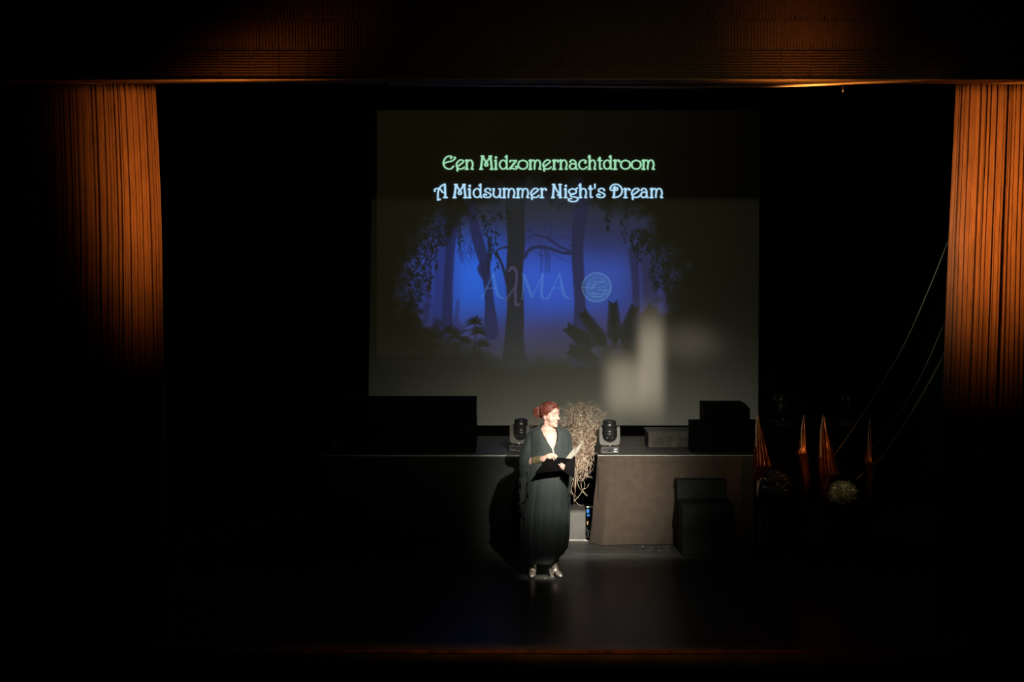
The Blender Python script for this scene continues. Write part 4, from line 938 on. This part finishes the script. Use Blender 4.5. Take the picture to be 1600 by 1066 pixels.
spike([(655, 1359, 1361), (680, 1356, 1362), (715, 1351, 1364), (722, 1349, 1366), (740, 1354, 1367), (765, 1355, 1366), (800, 1352, 1357)], 'rightmost copper pointed prop, dim beneath the ropes', 5, 5)
b = MB(); b.tube([P(1185, 752, DC-.08), P(1184, 762, DC-.08), P(1183, 776, DC-.06)], [.012, .014, .014], 10); b.tube([P(1184, 756, DC-.08), P(1190, 747, DC-.08)], [.008, .004], 8)
tag(b.build('forked_stick', 'palerod', smooth=True), 'pale forked stick end under the leftmost copper prop', 'stick')
def stool(px, D, label, ztop):
    t = thing('round_stool', label, 'stool', (xat(px, D), D, 0)); x = xat(px, D)
    b = MB(); b.tube([(x, D, ztop-.04), (x, D, ztop)], .17, 28); b.build('seat', 'black', t)
    for k in range(4):
        a = math.pi/4+k*math.pi/2; b = MB(); b.tube([(x+.12*math.cos(a), D+.12*math.sin(a), ztop-.04), (x+.17*math.cos(a), D+.17*math.sin(a), 0)], .012, 8); b.build('leg', 'gloss', t)
    b = MB(); b.tube([(x+.14*math.cos(a), D+.14*math.sin(a), .28) for a in np.linspace(0, 2*math.pi, 25)[:-1]], .008, 6, closed=True); b.build('foot_ring', 'gloss', t)
    return t
def crumple(px, py, D, rx, ry, mt, label, name, seed, zt):
    r = np.random.default_rng(seed); ks = r.normal(0, 1, (14, 3)); ph = r.uniform(0, 6.28, 14); c_ = P(px, py, D); rg = []
    for i in range(41):
        th = math.pi*(i+.2)/41.4; row = []
        for k in range(90):
            a = 2*math.pi*k/90; v = np.array([math.sin(th)*math.cos(a), math.sin(th)*math.sin(a), math.cos(th)])
            w3 = v*np.array([1, 1, 2.6]); f1 = 1+sum((.20/(1+j*.45))*(abs(math.sin((1.6+j*.75)*(ks[j]@w3)+ph[j]))-.55) for j in range(14))
            q = c_+Vector((v[0]*rx*f1, v[1]*rx*f1, v[2]*ry*f1)); q.z = max(q.z, zt+.002); row.append(q)
        rg.append(row)
    b = MB(); b.loft(rg); return tag(b.build(name, mt, smooth=False), label, 'cloth')
z1 = H-(789-YH)/F*19.5; stool(1318, 19.5, 'black stool under the pale crumpled foil', z1); crumple(1316, 770, 19.5, .145, .105, 'foil', 'crumpled pale foil on a black stool, right of the broad copper prop', 'crumpled_foil', 3, z1)
z2 = H-(778-YH)/F*19.5; stool(1213, 19.5, 'black stool under the dark crumpled cloth', z2); crumple(1211, 756, 19.5, .15, .12, 'darkfoil', 'crumpled shiny dark cloth on a black stool beside the leftmost copper prop', 'crumpled_cloth', 8, z2)
# strings of small sequins hanging below
for (px, y0, y1, lab) in ((1163, 818, 842, 'short string of tiny glittering beads hanging down the right end of the draped platform'), (1227, 830, 880, 'string of tiny glittering beads hanging from the dark crumpled cloth'), (1330, 828, 872, 'string of tiny glittering beads hanging from the pale foil')):
    D = 20.12 if px < 1200 else 19.28; t = thing('bead_string', lab, 'beads', P(px, y1, D)); b = MB(); b.tube([P(px, 712 if px < 1200 else 772, D), P(px, y1-2, D)], .0012, 4); b.build('thread', 'cable', t)
    for y in np.arange(y0, y1-2, 4.2):
        b = MB(); b.ell(P(px+rnd.uniform(-.8, .8), y, D), (.0035, .0035, .0035), n=8, m=6); b.build('bead', 'bronze', t)
# ropes at the right
def rope(pts, r, label, D0, D1):
    n = len(pts); b = MB(); b.tube(smoothp([tuple(P(x, y, D0+(D1-D0)*i/(n-1))) for i, (x, y) in enumerate(pts)], 10), r, 8)
    return tag(b.build('rope', 'rope', smooth=True), label, 'rope', 'ropes at the right curtain')
rope([(1486, 366), (1479, 383), (1450, 455), (1412, 540), (1370, 612), (1340, 660), (1306, 708), (1300, 718)], .005, 'longest thin rope slanting down from the right curtain to the broad copper prop', 16.2, 19.6)
rope([(1478, 500), (1472, 513), (1440, 585), (1405, 645), (1369, 695), (1350, 722)], .004, 'short thin rope slanting down from the right curtain, middle of the three', 16.2, 19.8)
rope([(1478, 546), (1470, 565), (1448, 605), (1420, 652), (1392, 695), (1370, 722), (1335, 752)], .010, 'thick rope slanting down from the right curtain, lowest of the three', 16.2, 19.9)
# scraps on the floor
def scrap(px, py, s, lab, grp=None):
    D = F*H/(py-YH); q = P(px, py, D); b = MB(); a = rnd.uniform(0, 3); b.ell((q.x, q.y, .003), (s, s*.6, .003), Matrix.Rotation(a, 3, 'Z'), 7, 4)
    return tag(b.build('paper_scrap', 'label'), lab, 'scrap', grp)
scrap(1113, 903.5, .018, 'white scrap lying on the dark floor right of the stair')
scrap(852, 904.5, .009, 'white scrap on the floor between her boots'); scrap(940, 868, .005, 'tiny white scrap on the floor before the drape')
scrap(907, 922, .013, 'grey scrap on the floor right of her boots')
for i in range(18): scrap(rnd.uniform(992, 1048), rnd.uniform(853.5, 862), rnd.uniform(.002, .0045), 'tiny pale crumb scattered along the foot of the drape', 'crumbs along the foot of the drape')
for o in bpy.data.objects:
    if '_loc' in o: del o['_loc']
